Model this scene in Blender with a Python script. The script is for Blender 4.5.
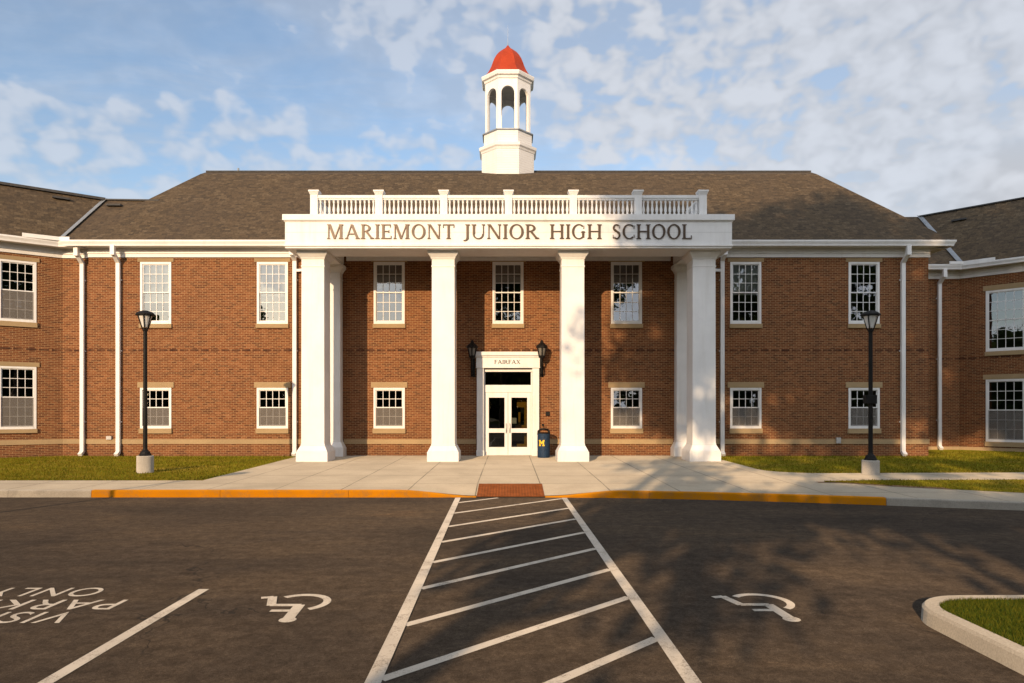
import bpy, bmesh, math, random
from mathutils import Vector, Matrix
R = math.radians
S = bpy.context.scene
for o in list(bpy.data.objects): bpy.data.objects.remove(o)
COL = S.collection
random.seed(7)

# ------------------------------------------------------------------ camera
FPX, CX, HY, EYE = 683.0, 508.5, 411.0, 2.05
cd = bpy.data.cameras.new('camera'); cam = bpy.data.objects.new('camera', cd); COL.objects.link(cam)
cam.location = (0, 0, EYE); cam.rotation_euler = (R(90), 0, 0)
cd.sensor_width = 36; cd.lens = FPX / 1024 * 36
cd.shift_x = (512 - CX) / 1024; cd.shift_y = (HY - 341.5) / 1024
cd.clip_start = 0.1; cd.clip_end = 3000
S.camera = cam
S.render.resolution_x = 1024; S.render.resolution_y = 683

# ------------------------------------------------------------------ light
SUN_AZ, SUN_EL = 200.0, 15.5
w = bpy.data.worlds.new('World'); S.world = w; w.use_nodes = True
nt = w.node_tree; nt.nodes.clear()
def WN(t, **k):
    n = nt.nodes.new(t)
    for a, b in k.items(): setattr(n, a, b)
    return n
def WL(a, b): nt.links.new(a, b)
def wmath(op, a, b=None, clamp=False):
    n = WN('ShaderNodeMath', operation=op, use_clamp=clamp)
    for i, x in enumerate((a, b)):
        if x is None: continue
        if isinstance(x, (int, float)): n.inputs[i].default_value = x
        else: WL(x, n.inputs[i])
    return n.outputs[0]
def wrange(v, a, b, c=0.0, d=1.0):
    n = WN('ShaderNodeMapRange', interpolation_type='SMOOTHSTEP')
    WL(v, n.inputs[0])
    for i, x in enumerate((a, b, c, d)): n.inputs[i + 1].default_value = x
    return n.outputs[0]
sky = WN('ShaderNodeTexSky', sky_type='NISHITA', sun_disc=False, sun_elevation=R(SUN_EL), sun_rotation=R(SUN_AZ),
         air_density=1.0, dust_density=0.6, ozone_density=1.5, altitude=100)
tc = WN('ShaderNodeTexCoord'); sp = WN('ShaderNodeSeparateXYZ'); WL(tc.outputs['Generated'], sp.inputs[0])
zz = wmath('MAXIMUM', sp.outputs[2], 0.06)
px = wmath('DIVIDE', sp.outputs[0], zz); py = wmath('DIVIDE', sp.outputs[1], zz)
cb = WN('ShaderNodeCombineXYZ'); WL(px, cb.inputs[0]); WL(py, cb.inputs[1])
def wnoise(scale, detail, rough, dist, rot=0, sc=(1, 1, 1), off=(0, 0, 0), src=None):
    mp = WN('ShaderNodeMapping'); WL(src or cb.outputs[0], mp.inputs[0])
    mp.inputs['Rotation'].default_value = (0, 0, rot); mp.inputs['Scale'].default_value = sc; mp.inputs['Location'].default_value = off
    n = WN('ShaderNodeTexNoise'); WL(mp.outputs[0], n.inputs['Vector'])
    n.inputs['Scale'].default_value = scale; n.inputs['Detail'].default_value = detail
    n.inputs['Roughness'].default_value = rough; n.inputs['Distortion'].default_value = dist
    return n.outputs['Fac']
DIR = tc.outputs['Generated']
puff = wnoise(27.0, 2.0, 0.5, 0.2, 0, (1, 1, 1.45), (0, 0, 0), DIR)          # small altocumulus puffs
puff2 = wnoise(9.5, 3.0, 0.5, 0.35, 0, (1, 1, 1.7), (4, 2, 1), DIR)
streak = wnoise(2.4, 5, 0.6, 0.5, -0.55, (0.9, 1.7, 1), (3, 1, 0))
big = wnoise(1.3, 3, 0.5, 0.3, 0.2, (1, 0.6, 1), (5.3, 2.2, 0))
# cover: a sheet of puffs above a slanting edge (upper middle to the right), a low band of thin cloud on the left
az = wmath('DIVIDE', sp.outputs[0], wmath('MAXIMUM', sp.outputs[1], 0.05))
el = wmath('DIVIDE', sp.outputs[2], wmath('MAXIMUM', sp.outputs[1], 0.05))
wob = wmath('MULTIPLY', wmath('SUBTRACT', big, 0.5), 0.30)
f1 = wmath('ADD', wmath('SUBTRACT', wmath('ADD', el, wmath('MULTIPLY', az, 0.45)), 0.392), wob)
right = wrange(f1, -0.05, 0.10)
lowband = wmath('MULTIPLY', wmath('MULTIPLY', wrange(wmath('ADD', wmath('ADD', el, wob), wmath('MULTIPLY', az, 0.10)), 0.47, 0.36), wrange(az, 0.10, -0.06)), 0.95)
cover = wmath('MAXIMUM', right, lowband)
soft = wrange(az, -0.05, 0.6)
dens = wmath('ADD', wmath('MULTIPLY', puff, 0.74), wmath('ADD', wmath('MULTIPLY', puff2, 0.20), wmath('MULTIPLY', streak, 0.26)))
thr = wmath('SUBTRACT', wmath('SUBTRACT', 0.84, wmath('MULTIPLY', cover, 0.31)), wmath('MULTIPLY', wmath('MULTIPLY', soft, cover), 0.09))
cl = wrange(wmath('SUBTRACT', dens, thr), -0.13, 0.15)
veil = wmath('MULTIPLY', wrange(wmath('ADD', streak, wmath('MULTIPLY', right, 0.35)), 0.30, 0.85), 0.34)
pale = wmath('MULTIPLY', wmath('MULTIPLY', wrange(az, 0.0, 0.75), wrange(el, 0.62, 0.34)), 0.88)
cl = wmath('MAXIMUM', wmath('MULTIPLY', cl, wrange(az, -0.15, 0.15, 0.68, 0.92)), wmath('ADD', wmath('MAXIMUM', veil, pale), 0.10), True)
shade = wrange(wmath('ADD', wmath('MULTIPLY', puff, 0.85), wmath('MULTIPLY', puff2, 0.15)), 0.34, 0.66, 0.86, 1.08)
ccol = WN('ShaderNodeMix', data_type='RGBA'); ccol.inputs[0].default_value = 1
CLOUD = (3.10, 3.22, 3.48)
sd = WN('ShaderNodeVectorMath', operation='DOT_PRODUCT'); WL(tc.outputs['Generated'], sd.inputs[0]); sd.inputs[1].default_value = (math.sin(R(SUN_AZ)), math.cos(R(SUN_AZ)), 0.25)
glow = wrange(sd.outputs['Value'], 0.0, 0.9, 1.0, 2.6)              # clouds are brighter on the sun's side of the sky
cm = WN('ShaderNodeVectorMath', operation='SCALE'); cm.inputs[0].default_value = CLOUD; WL(wmath('MULTIPLY', shade, glow), cm.inputs['Scale'])
tint = WN('ShaderNodeVectorMath', operation='MULTIPLY'); WL(sky.outputs[0], tint.inputs[0]); tint.inputs[1].default_value = (1.0, 1.0, 1.0)
mx = WN('ShaderNodeMix', data_type='RGBA'); WL(cl, mx.inputs[0]); WL(tint.outputs[0], mx.inputs[6]); WL(cm.outputs[0], mx.inputs[7])
bg = WN('ShaderNodeBackground'); WL(mx.outputs[2], bg.inputs[0]); bg.inputs[1].default_value = 0.15
wo = WN('ShaderNodeOutputWorld'); WL(bg.outputs[0], wo.inputs[0])

sl = bpy.data.lights.new('sun', 'SUN'); sun = bpy.data.objects.new('sun', sl); COL.objects.link(sun)
sl.energy = 3.8; sl.angle = R(0.55); sl.color = (1.0, 0.715, 0.44)
to_sun = Vector((math.sin(R(SUN_AZ)) * math.cos(R(SUN_EL)), math.cos(R(SUN_AZ)) * math.cos(R(SUN_EL)), math.sin(R(SUN_EL))))
sun.rotation_euler = to_sun.to_track_quat('Z', 'Y').to_euler(); sun.location = to_sun * 80
vs = S.view_settings; vs.view_transform = 'Standard'; vs.look = 'None'; vs.gamma = 1; vs.exposure = 0.45
try: vs.use_curve_mapping = False
except Exception: pass

# ------------------------------------------------------------------ materials
class NT:
    def __init__(s, name):
        s.m = bpy.data.materials.new(name); s.m.use_nodes = True
        s.t = s.m.node_tree; s.t.nodes.clear()
        s.out = s.n('ShaderNodeOutputMaterial')
    def n(s, t, **k):
        x = s.t.nodes.new(t)
        for a, b in k.items(): setattr(x, a, b)
        return x
    def l(s, a, b): s.t.links.new(a, b)
    def put(s, sock, v):
        if hasattr(v, 'is_output'): s.l(v, sock)
        elif isinstance(v, tuple) and len(v) == 3 and sock.type == 'RGBA': sock.default_value = (*v, 1)
        else: sock.default_value = v
    def coord(s, kind='Object'): return s.n('ShaderNodeTexCoord').outputs[kind]
    def mapping(s, v, sc=(1, 1, 1), rot=(0, 0, 0)):
        m = s.n('ShaderNodeMapping'); s.l(v, m.inputs[0]); m.inputs['Scale'].default_value = sc; m.inputs['Rotation'].default_value = rot
        return m.outputs[0]
    def noise(s, v, scale, detail=4, rough=0.55, dist=0):
        n = s.n('ShaderNodeTexNoise'); s.l(v, n.inputs['Vector']); n.inputs['Scale'].default_value = scale
        n.inputs['Detail'].default_value = detail; n.inputs['Roughness'].default_value = rough; n.inputs['Distortion'].default_value = dist
        return n.outputs['Fac']
    def ramp(s, f, stops):
        r = s.n('ShaderNodeValToRGB'); s.l(f, r.inputs[0]); e = r.color_ramp.elements
        while len(e) < len(stops): e.new(0.5)
        for el_, (p, c) in zip(e, stops):
            el_.position = p; el_.color = (*c, 1) if isinstance(c, tuple) else (c, c, c, 1)
        return r.outputs[0]
    def mix(s, f, a, b, mode='MIX'):
        m = s.n('ShaderNodeMix', data_type='RGBA', blend_type=mode)
        s.put(m.inputs[0], f); s.put(m.inputs[6], a); s.put(m.inputs[7], b); return m.outputs[2]
    def math(s, op, a, b=None, clamp=False):
        m = s.n('ShaderNodeMath', operation=op, use_clamp=clamp); s.put(m.inputs[0], a)
        if b is not None: s.put(m.inputs[1], b)
        return m.outputs[0]
    def bump(s, h, strength=0.3, dist=0.01):
        b = s.n('ShaderNodeBump'); s.l(h, b.inputs['Height']); b.inputs['Strength'].default_value = strength; b.inputs['Distance'].default_value = dist
        return b.outputs[0]
    def bsdf(s, col, rough=0.6, metal=0.0, spec=0.4, normal=None, **k):
        p = s.n('ShaderNodeBsdfPrincipled'); s.put(p.inputs['Base Color'], col); s.put(p.inputs['Roughness'], rough)
        s.put(p.inputs['Metallic'], metal); s.put(p.inputs['Specular IOR Level'], spec)
        for a, b in k.items(): s.put(p.inputs[a.replace('_', ' ')], b)
        if normal is not None: s.l(normal, p.inputs['Normal'])
        s.l(p.outputs[0], s.out.inputs[0]); return p

def m_plain(name, col, rough=0.5, metal=0.0, spec=0.4, var=0.12, scale=3.0, bump=0.0):
    t = NT(name); c = t.coord(); f = t.noise(c, scale, 5, 0.6)
    lo = tuple(x * (1 - var) for x in col); hi = tuple(min(1, x * (1 + var)) for x in col)
    k = t.ramp(f, [(0.3, lo), (0.7, hi)])
    nrm = t.bump(t.noise(c, scale * 25, 3), bump, 0.01) if bump else None
    t.bsdf(k, rough, metal, spec, nrm); return t.m

def m_brick():
    t = NT('red_brick'); uv = t.coord('UV')
    b = t.n('ShaderNodeTexBrick', offset=0.5, squash=1.0)
    t.l(uv, b.inputs['Vector'])
    for k, v in (('Scale', 1.0), ('Mortar Size', 0.0062), ('Mortar Smooth', 0.2), ('Bias', 0.0), ('Brick Width', 0.205), ('Row Height', 0.0690)): b.inputs[k].default_value = v
    b.inputs['Color1'].default_value = (0, 0, 0, 1); b.inputs['Color2'].default_value = (1, 1, 1, 1); b.inputs['Mortar'].default_value = (0.5, 0.5, 0.5, 1)
    body = t.ramp(b.outputs['Color'], [(0.0, (0.085, 0.028, 0.012)), (0.3, (0.138, 0.044, 0.016)), (0.7, (0.172, 0.056, 0.019)), (1.0, (0.225, 0.085, 0.033))])
    big = t.noise(uv, 0.35, 5, 0.6)
    body = t.mix(t.math('MULTIPLY', t.ramp(big, [(0.35, 0.0), (0.7, 1.0)]), 0.35), body, (0.125, 0.046, 0.018))
    body = t.mix(0.35, body, t.ramp(t.noise(uv, 26, 4), [(0.3, 0.25), (0.7, 0.75)]), 'OVERLAY')
    mort = t.ramp(t.noise(uv, 5, 4), [(0.3, (0.30, 0.185, 0.085)), (0.7, (0.42, 0.28, 0.14))])
    c = t.mix(b.outputs['Fac'], body, mort)
    # a dark course with weep gaps at first floor level
    s = t.n('ShaderNodeSeparateXYZ'); t.l(uv, s.inputs[0])
    band = t.math('MULTIPLY', t.math('GREATER_THAN', s.outputs[1], 4.412), t.math('LESS_THAN', s.outputs[1], 4.492))
    gap = t.math('GREATER_THAN', t.math('MODULO', t.math('ADD', s.outputs[0], 100.0), 0.41), 0.09)
    gap = t.math('MULTIPLY', gap, t.ramp(t.noise(t.mapping(uv, (1.7, 0.0, 0)), 1.0, 3), [(0.35, 0.35), (0.65, 1.0)]))
    c = t.mix(t.math('MULTIPLY', t.math('MULTIPLY', band, gap), 0.95), c, (0.035, 0.013, 0.008))
    # vertical rain streaks under nothing in particular: faint soot
    st = t.noise(t.mapping(uv, (2.2, 0.12, 1)), 1.0, 4)
    c = t.mix(t.math('MULTIPLY', t.ramp(st, [(0.52, 0.0), (0.75, 1.0)]), 0.22), c, (0.075, 0.032, 0.018))
    damp = t.math('MULTIPLY', t.ramp(t.math('ADD', s.outputs[1], t.math('MULTIPLY', t.noise(t.mapping(uv, (1.2, 0.5, 1)), 1.0, 4), 0.8)), [(0.6, 1.0), (1.0, 0.0)]), 0.30)
    c = t.mix(damp, c, (0.09, 0.040, 0.022))
    h = t.math('SUBTRACT', 1.0, b.outputs['Fac'])
    t.bsdf(c, 0.85, 0, 0.2, t.bump(h, 0.5, 0.006)); return t.m

def m_shingle():
    t = NT('asphalt_shingle'); uv = t.coord('UV')
    b = t.n('ShaderNodeTexBrick', offset=0.37, squash=1.0); t.l(uv, b.inputs['Vector'])
    for k, v in (('Scale', 1.0), ('Mortar Size', 0.006), ('Mortar Smooth', 0.3), ('Brick Width', 0.22), ('Row Height', 0.14)): b.inputs[k].default_value = v
    b.inputs['Color1'].default_value = (0, 0, 0, 1); b.inputs['Color2'].default_value = (1, 1, 1, 1); b.inputs['Mortar'].default_value = (0.1, 0.1, 0.1, 1)
    c = t.ramp(b.outputs['Color'], [(0.0, (0.058, 0.043, 0.028)), (0.4, (0.079, 0.056, 0.034)), (0.75, (0.094, 0.066, 0.039)), (1.0, (0.114, 0.083, 0.051))])
    c = t.mix(0.55, c, t.ramp(t.noise(uv, 9.0, 6, 0.8), [(0.34, 0.1), (0.66, 0.9)]), 'OVERLAY')
    c = t.mix(t.math('MULTIPLY', t.ramp(t.noise(t.mapping(uv, (0.5, 0.16, 1)), 1, 5), [(0.4, 0.0), (0.72, 1.0)]), 0.4), c, (0.058, 0.044, 0.034))
    t.bsdf(c, 0.9, 0, 0.15, t.bump(b.outputs['Color'], 0.6, 0.015)); return t.m

def m_asphalt():
    t = NT('asphalt'); c = t.coord()
    fine = t.noise(c, 90, 3, 0.7); mid = t.noise(c, 6, 5, 0.6); big = t.noise(t.mapping(c, (0.22, 0.5, 1)), 1.0, 5, 0.6, 0.4)
    k = t.ramp(big, [(0.30, (0.038, 0.030, 0.023)), (0.48, (0.053, 0.040, 0.029)), (0.60, (0.064, 0.047, 0.032)), (0.72, (0.086, 0.058, 0.036))])
    k = t.mix(0.5, k, t.ramp(mid, [(0.32, 0.25), (0.68, 0.75)]), 'OVERLAY')
    k = t.mix(0.22, k, t.ramp(t.noise(t.mapping(c, (0.5, 3.0, 1)), 1.6, 4, 0.6), [(0.35, 0.30), (0.65, 0.70)]), 'OVERLAY')
    vg = t.n('ShaderNodeTexVoronoi'); t.l(c, vg.inputs['Vector']); vg.inputs['Scale'].default_value = 38
    k = t.mix(0.30, k, t.ramp(vg.outputs['Color'], [(0.1, 0.18), (0.5, 0.5), (0.9, 0.85)]), 'OVERLAY')
    k = t.mix(0.55, k, t.ramp(fine, [(0.28, 0.05), (0.5, 0.5), (0.74, 1.0)]), 'OVERLAY')
    # oil spots and tyre wear
    oil = t.ramp(t.noise(t.mapping(c, (1.3, 0.45, 1)), 0.9, 3, 0.5, 0.3), [(0.60, 0.0), (0.74, 1.0)])
    k = t.mix(t.math('MULTIPLY', oil, 0.35), k, (0.026, 0.021, 0.017))
    dust = t.ramp(t.noise(t.mapping(c, (0.6, 0.9, 1), (0, 0, 0.4)), 1.2, 6, 0.7), [(0.56, 0.0), (0.76, 1.0)])
    k = t.mix(t.math('MULTIPLY', dust, 0.18), k, (0.16, 0.112, 0.068))
    # a few hairline cracks
    wv = t.n('ShaderNodeVectorMath', operation='ADD'); t.l(c, wv.inputs[0])
    nz = t.n('ShaderNodeTexNoise'); t.l(c, nz.inputs['Vector']); nz.inputs['Scale'].default_value = 1.4; nz.inputs['Detail'].default_value = 4
    sc = t.n('ShaderNodeVectorMath', operation='SCALE'); t.l(nz.outputs['Color'], sc.inputs[0]); sc.inputs['Scale'].default_value = 1.1; t.l(sc.outputs[0], wv.inputs[1])
    v = t.n('ShaderNodeTexVoronoi', feature='DISTANCE_TO_EDGE'); t.l(wv.outputs[0], v.inputs['Vector']); v.inputs['Scale'].default_value = 0.22
    cr = t.math('MULTIPLY', t.math('LESS_THAN', v.outputs['Distance'], 0.0022), t.ramp(t.noise(c, 0.35, 2), [(0.5, 0.0), (0.56, 1.0)]))
    k = t.mix(t.math('MULTIPLY', cr, 0.7), k, (0.02, 0.018, 0.016))
    h = t.math('ADD', t.math('MULTIPLY', fine, 0.6), t.math('MULTIPLY', t.noise(c, 35, 3), 0.4))
    t.bsdf(k, 0.92, 0, 0.05, t.bump(h, 0.5, 0.015), Diffuse_Roughness=1.0); return t.m

def m_concrete(name, col, joints=True, stain=0.35):
    t = NT(name); c = t.coord()
    big = t.noise(c, 0.55, 6, 0.62); fine = t.noise(c, 55, 3, 0.6)
    k = t.ramp(big, [(0.3, tuple(x * 0.80 for x in col)), (0.55, col), (0.75, tuple(min(1, x * 1.12) for x in col))])
    k = t.mix(0.4, k, t.ramp(fine, [(0.3, 0.3), (0.7, 0.7)]), 'OVERLAY')
    st = t.ramp(t.noise(t.mapping(c, (1, 0.6, 1)), 1.6, 6, 0.7, 0.3), [(0.56, 0.0), (0.72, 1.0)])
    k = t.mix(t.math('MULTIPLY', st, stain), k, tuple(x * 0.55 for x in col))
    h = t.math('MULTIPLY', fine, 0.2)
    if joints:
        s = t.n('ShaderNodeSeparateXYZ'); t.l(c, s.inputs[0])
        def line(v, period, off, wd):
            a = t.math('ADD', v, off); a = t.math('MODULO', a, period); return t.math('LESS_THAN', a, wd)
        j = t.math('MAXIMUM', line(s.outputs[0], 1.61, 100 * 1.61 + 0.81, 0.03), line(s.outputs[1], 1.9, 100 * 1.9 - 17.62 + 1.9 * 10, 0.035))
        spot = t.ramp(t.noise(c, 0.8, 3), [(0.3, 0.35), (0.6, 0.95)])
        k = t.mix(t.math('MULTIPLY', j, spot), k, tuple(x * 0.33 for x in col))
        h = t.math('SUBTRACT', h, j)
    t.bsdf(k, 0.88, 0, 0.1, t.bump(h, 0.4, 0.008), Diffuse_Roughness=0.8); return t.m

def m_paint(name, col, under, wear=0.5):
    t = NT(name); c = t.coord()
    a = t.noise(c, 3.0, 6, 0.75); f = t.noise(c, 70, 3, 0.7)
    k = t.ramp(t.noise(c, 1.2, 4), [(0.3, tuple(x * 0.82 for x in col)), (0.7, col)])
    wf = t.math('ADD', t.math('MULTIPLY', a, 0.55), t.math('MULTIPLY', f, 0.45))
    k = t.mix(t.math('MULTIPLY', t.ramp(wf, [(0.50, 0.0), (0.64, 1.0)]), wear), k, under)
    t.bsdf(k, 0.85, 0, 0.06, t.bump(f, 0.25, 0.008), Diffuse_Roughness=0.7); return t.m

def m_white(name='white_paint', col=(0.75, 0.73, 0.70), siding=False):
    t = NT(name); c = t.coord()
    k = t.ramp(t.noise(c, 0.9, 5, 0.65), [(0.28, tuple(x * 0.88 for x in col)), (0.6, col)])
    st = t.ramp(t.noise(t.mapping(c, (3.5, 3.5, 0.35)), 1.0, 5, 0.65), [(0.52, 0.0), (0.8, 1.0)])
    k = t.mix(t.math('MULTIPLY', st, 0.4), k, (0.50, 0.46, 0.39))
    nrm = None
    if siding:
        s = t.n('ShaderNodeSeparateXYZ'); t.l(c, s.inputs[0]); m = t.math('MODULO', t.math('ADD', s.outputs[2], 10), 0.11)
        nrm = t.bump(t.math('DIVIDE', m, 0.11), 0.8, 0.02)
        k = t.mix(t.math('MULTIPLY', t.math('LESS_THAN', m, 0.012), 0.35), k, (0.35, 0.33, 0.30))
    t.bsdf(k, 0.5, 0, 0.4, nrm); return t.m

def m_grass(name, a, b, dry):
    t = NT(name); c = t.coord()
    k = t.mix(t.ramp(t.noise(c, 1.1, 5, 0.65), [(0.38, 0.0), (0.66, 1.0)]), a, b)
    k = t.mix(t.math('MULTIPLY', t.ramp(t.noise(t.mapping(c, (0.35, 0.9, 1)), 1, 5, 0.65), [(0.50, 0.0), (0.68, 1.0)]), 0.75), k, dry)
    k = t.mix(0.6, k, t.ramp(t.noise(c, 14, 4, 0.7), [(0.3, 0.2), (0.7, 0.8)]), 'OVERLAY')
    t.bsdf(k, 0.9, 0, 0.05, t.bump(t.noise(c, 40, 3), 0.6, 0.03), Diffuse_Roughness=1.0); return t.m

def m_leaf(name, a, b):
    t = NT(name); g = t.n('ShaderNodeNewGeometry')
    k = t.ramp(g.outputs['Random Per Island'], [(0.0, a), (1.0, b)])
    d = t.n('ShaderNodeBsdfDiffuse'); t.l(k, d.inputs[0]); tr = t.n('ShaderNodeBsdfTranslucent'); t.l(k, tr.inputs[0])
    m = t.n('ShaderNodeMixShader'); m.inputs[0].default_value = 0.35; t.l(d.outputs[0], m.inputs[1]); t.l(tr.outputs[0], m.inputs[2])
    t.l(m.outputs[0], t.out.inputs[0]); return t.m

def m_glass(name='window_glass', base=0.08, tint=(0.50, 0.53, 0.52)):
    t = NT(name); c = t.coord()
    fr = t.n('ShaderNodeFresnel'); fr.inputs[0].default_value = 1.5
    f = t.math('ADD', t.math('MULTIPLY', fr.outputs[0], 1.6), base, True)
    gl = t.n('ShaderNodeBsdfGlossy'); gl.inputs['Roughness'].default_value = 0.012
    gl.inputs['Color'].default_value = (0.95, 0.97, 1, 1)
    t.l(t.bump(t.noise(c, 1.6, 2), 0.05, 0.03), gl.inputs['Normal'])
    tr = t.n('ShaderNodeBsdfTransparent'); tr.inputs[0].default_value = (*tint, 1)
    m = t.n('ShaderNodeMixShader'); t.l(f, m.inputs[0]); t.l(tr.outputs[0], m.inputs[1]); t.l(gl.outputs[0], m.inputs[2])
    t.l(m.outputs[0], t.out.inputs[0]); return t.m

def m_screen():
    t = NT('insect_screen_mesh'); d = t.n('ShaderNodeBsdfDiffuse'); d.inputs[0].default_value = (0.20, 0.18, 0.16, 1)
    tr = t.n('ShaderNodeBsdfTransparent'); m = t.n('ShaderNodeMixShader'); m.inputs[0].default_value = 0.62
    t.l(tr.outputs[0], m.inputs[1]); t.l(d.outputs[0], m.inputs[2]); t.l(m.outputs[0], t.out.inputs[0]); return t.m

M = dict(
    brick=m_brick(), shingle=m_shingle(), asphalt=m_asphalt(), white=m_white(), siding=m_white('white_siding', siding=True),
    stone=m_concrete('tan_cast_stone', (0.43, 0.31, 0.17), False, 0.3), walk=m_concrete('walk_concrete', (0.37, 0.315, 0.235)),
    kerb=m_concrete('kerb_concrete', (0.36, 0.32, 0.26), False, 0.5), postbase=m_concrete('post_base_concrete', (0.46, 0.42, 0.36), False, 0.3),
    yellow=m_paint('yellow_kerb_paint', (0.54, 0.205, 0.003), (0.20, 0.13, 0.06), 0.75),
    line=m_paint('white_line_paint', (0.52, 0.46, 0.38), (0.09, 0.075, 0.06), 0.75),
    lawn=m_grass('lawn_turf', (0.125, 0.118, 0.006), (0.165, 0.136, 0.008), (0.26, 0.17, 0.03)),
    soil=m_grass('field', (0.05, 0.06, 0.015), (0.07, 0.08, 0.02), (0.12, 0.09, 0.03)),
    turf=m_grass('island_turf', (0.050, 0.080, 0.010), (0.070, 0.095, 0.012), (0.13, 0.115, 0.02)), blade_green=m_leaf('green_grass_blades', (0.050, 0.080, 0.008), (0.165, 0.155, 0.018)),
    blade=m_leaf('grass_blades', (0.080, 0.092, 0.005), (0.24, 0.175, 0.022)),
    leaf=m_leaf('tree_leaves', (0.035, 0.062, 0.014), (0.085, 0.115, 0.03)),
    bark=m_plain('bark', (0.09, 0.065, 0.045), 0.9, var=0.4, scale=6, bump=0.6),
    glass=m_glass(), glass_up=m_glass('upper_window_glass', 0.10), screen=m_screen(),
    doorglass=m_glass('door_glass', 0.05, (0.30, 0.32, 0.30)), dimglass=m_plain('clear_lamp_glass', (0.16, 0.15, 0.13), 0.15, 0, 0.5, 0.1), blind_brightened=m_plain('brightened_window_blind', (0.80, 0.79, 0.76), 0.8, var=0.04), blind=m_plain('window_blind', (0.34, 0.36, 0.37), 0.8, var=0.05),
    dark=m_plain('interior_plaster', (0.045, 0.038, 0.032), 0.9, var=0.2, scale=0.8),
    floor_in=m_plain('interior_floor', (0.10, 0.08, 0.06), 0.6),
    black=m_plain('black_metal', (0.010, 0.009, 0.008), 0.55, 0.0, 0.15, 0.3, 8),
    redmetal=m_plain('red_dome_metal', (0.33, 0.040, 0.011), 0.6, 0.0, 0.15, 0.15, 2),
    bronze=m_plain('bronze_letters', (0.062, 0.035, 0.017), 0.45, 0.25, 0.5, 0.2, 6),
    darkletter=m_plain('dark_bronze_letters', (0.022, 0.018, 0.015), 0.6, 0, 0.1, 0.2, 6), flash=m_plain('grey_flashing', (0.27, 0.29, 0.31), 0.45, 0.4, 0.5, 0.15, 4),
    ridge=m_plain('dark_ridge_cap', (0.05, 0.048, 0.046), 0.8, var=0.3, scale=5),
    pad=m_plain('brick_red_tactile', (0.25, 0.075, 0.022), 0.9, 0.0, 0.05, var=0.22, scale=5, bump=0.5),
    navy=m_plain('navy_bin_paint', (0.016, 0.036, 0.074), 0.6, 0, 0.2, 0.3, 14),
    maize=m_plain('yellow_emblem', (0.80, 0.50, 0.02), 0.5), lampglass=m_plain('frosted_lamp_glass', (0.62, 0.60, 0.56), 0.25, 0, 0.6, 0.05),
    ochre=m_plain('yellow_interior_paint', (0.75, 0.38, 0.03), 0.6, var=0.2), paper=m_plain('paper', (0.7, 0.68, 0.62), 0.8, var=0.03),
    grey=m_plain('grey_box', (0.42, 0.40, 0.37), 0.6), silver=m_plain('brushed_steel', (0.5, 0.47, 0.42), 0.35, 0.9), dirt=m_plain('bare_soil', (0.20, 0.11, 0.05), 0.95, var=0.4, scale=4, bump=0.5),
)

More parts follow.
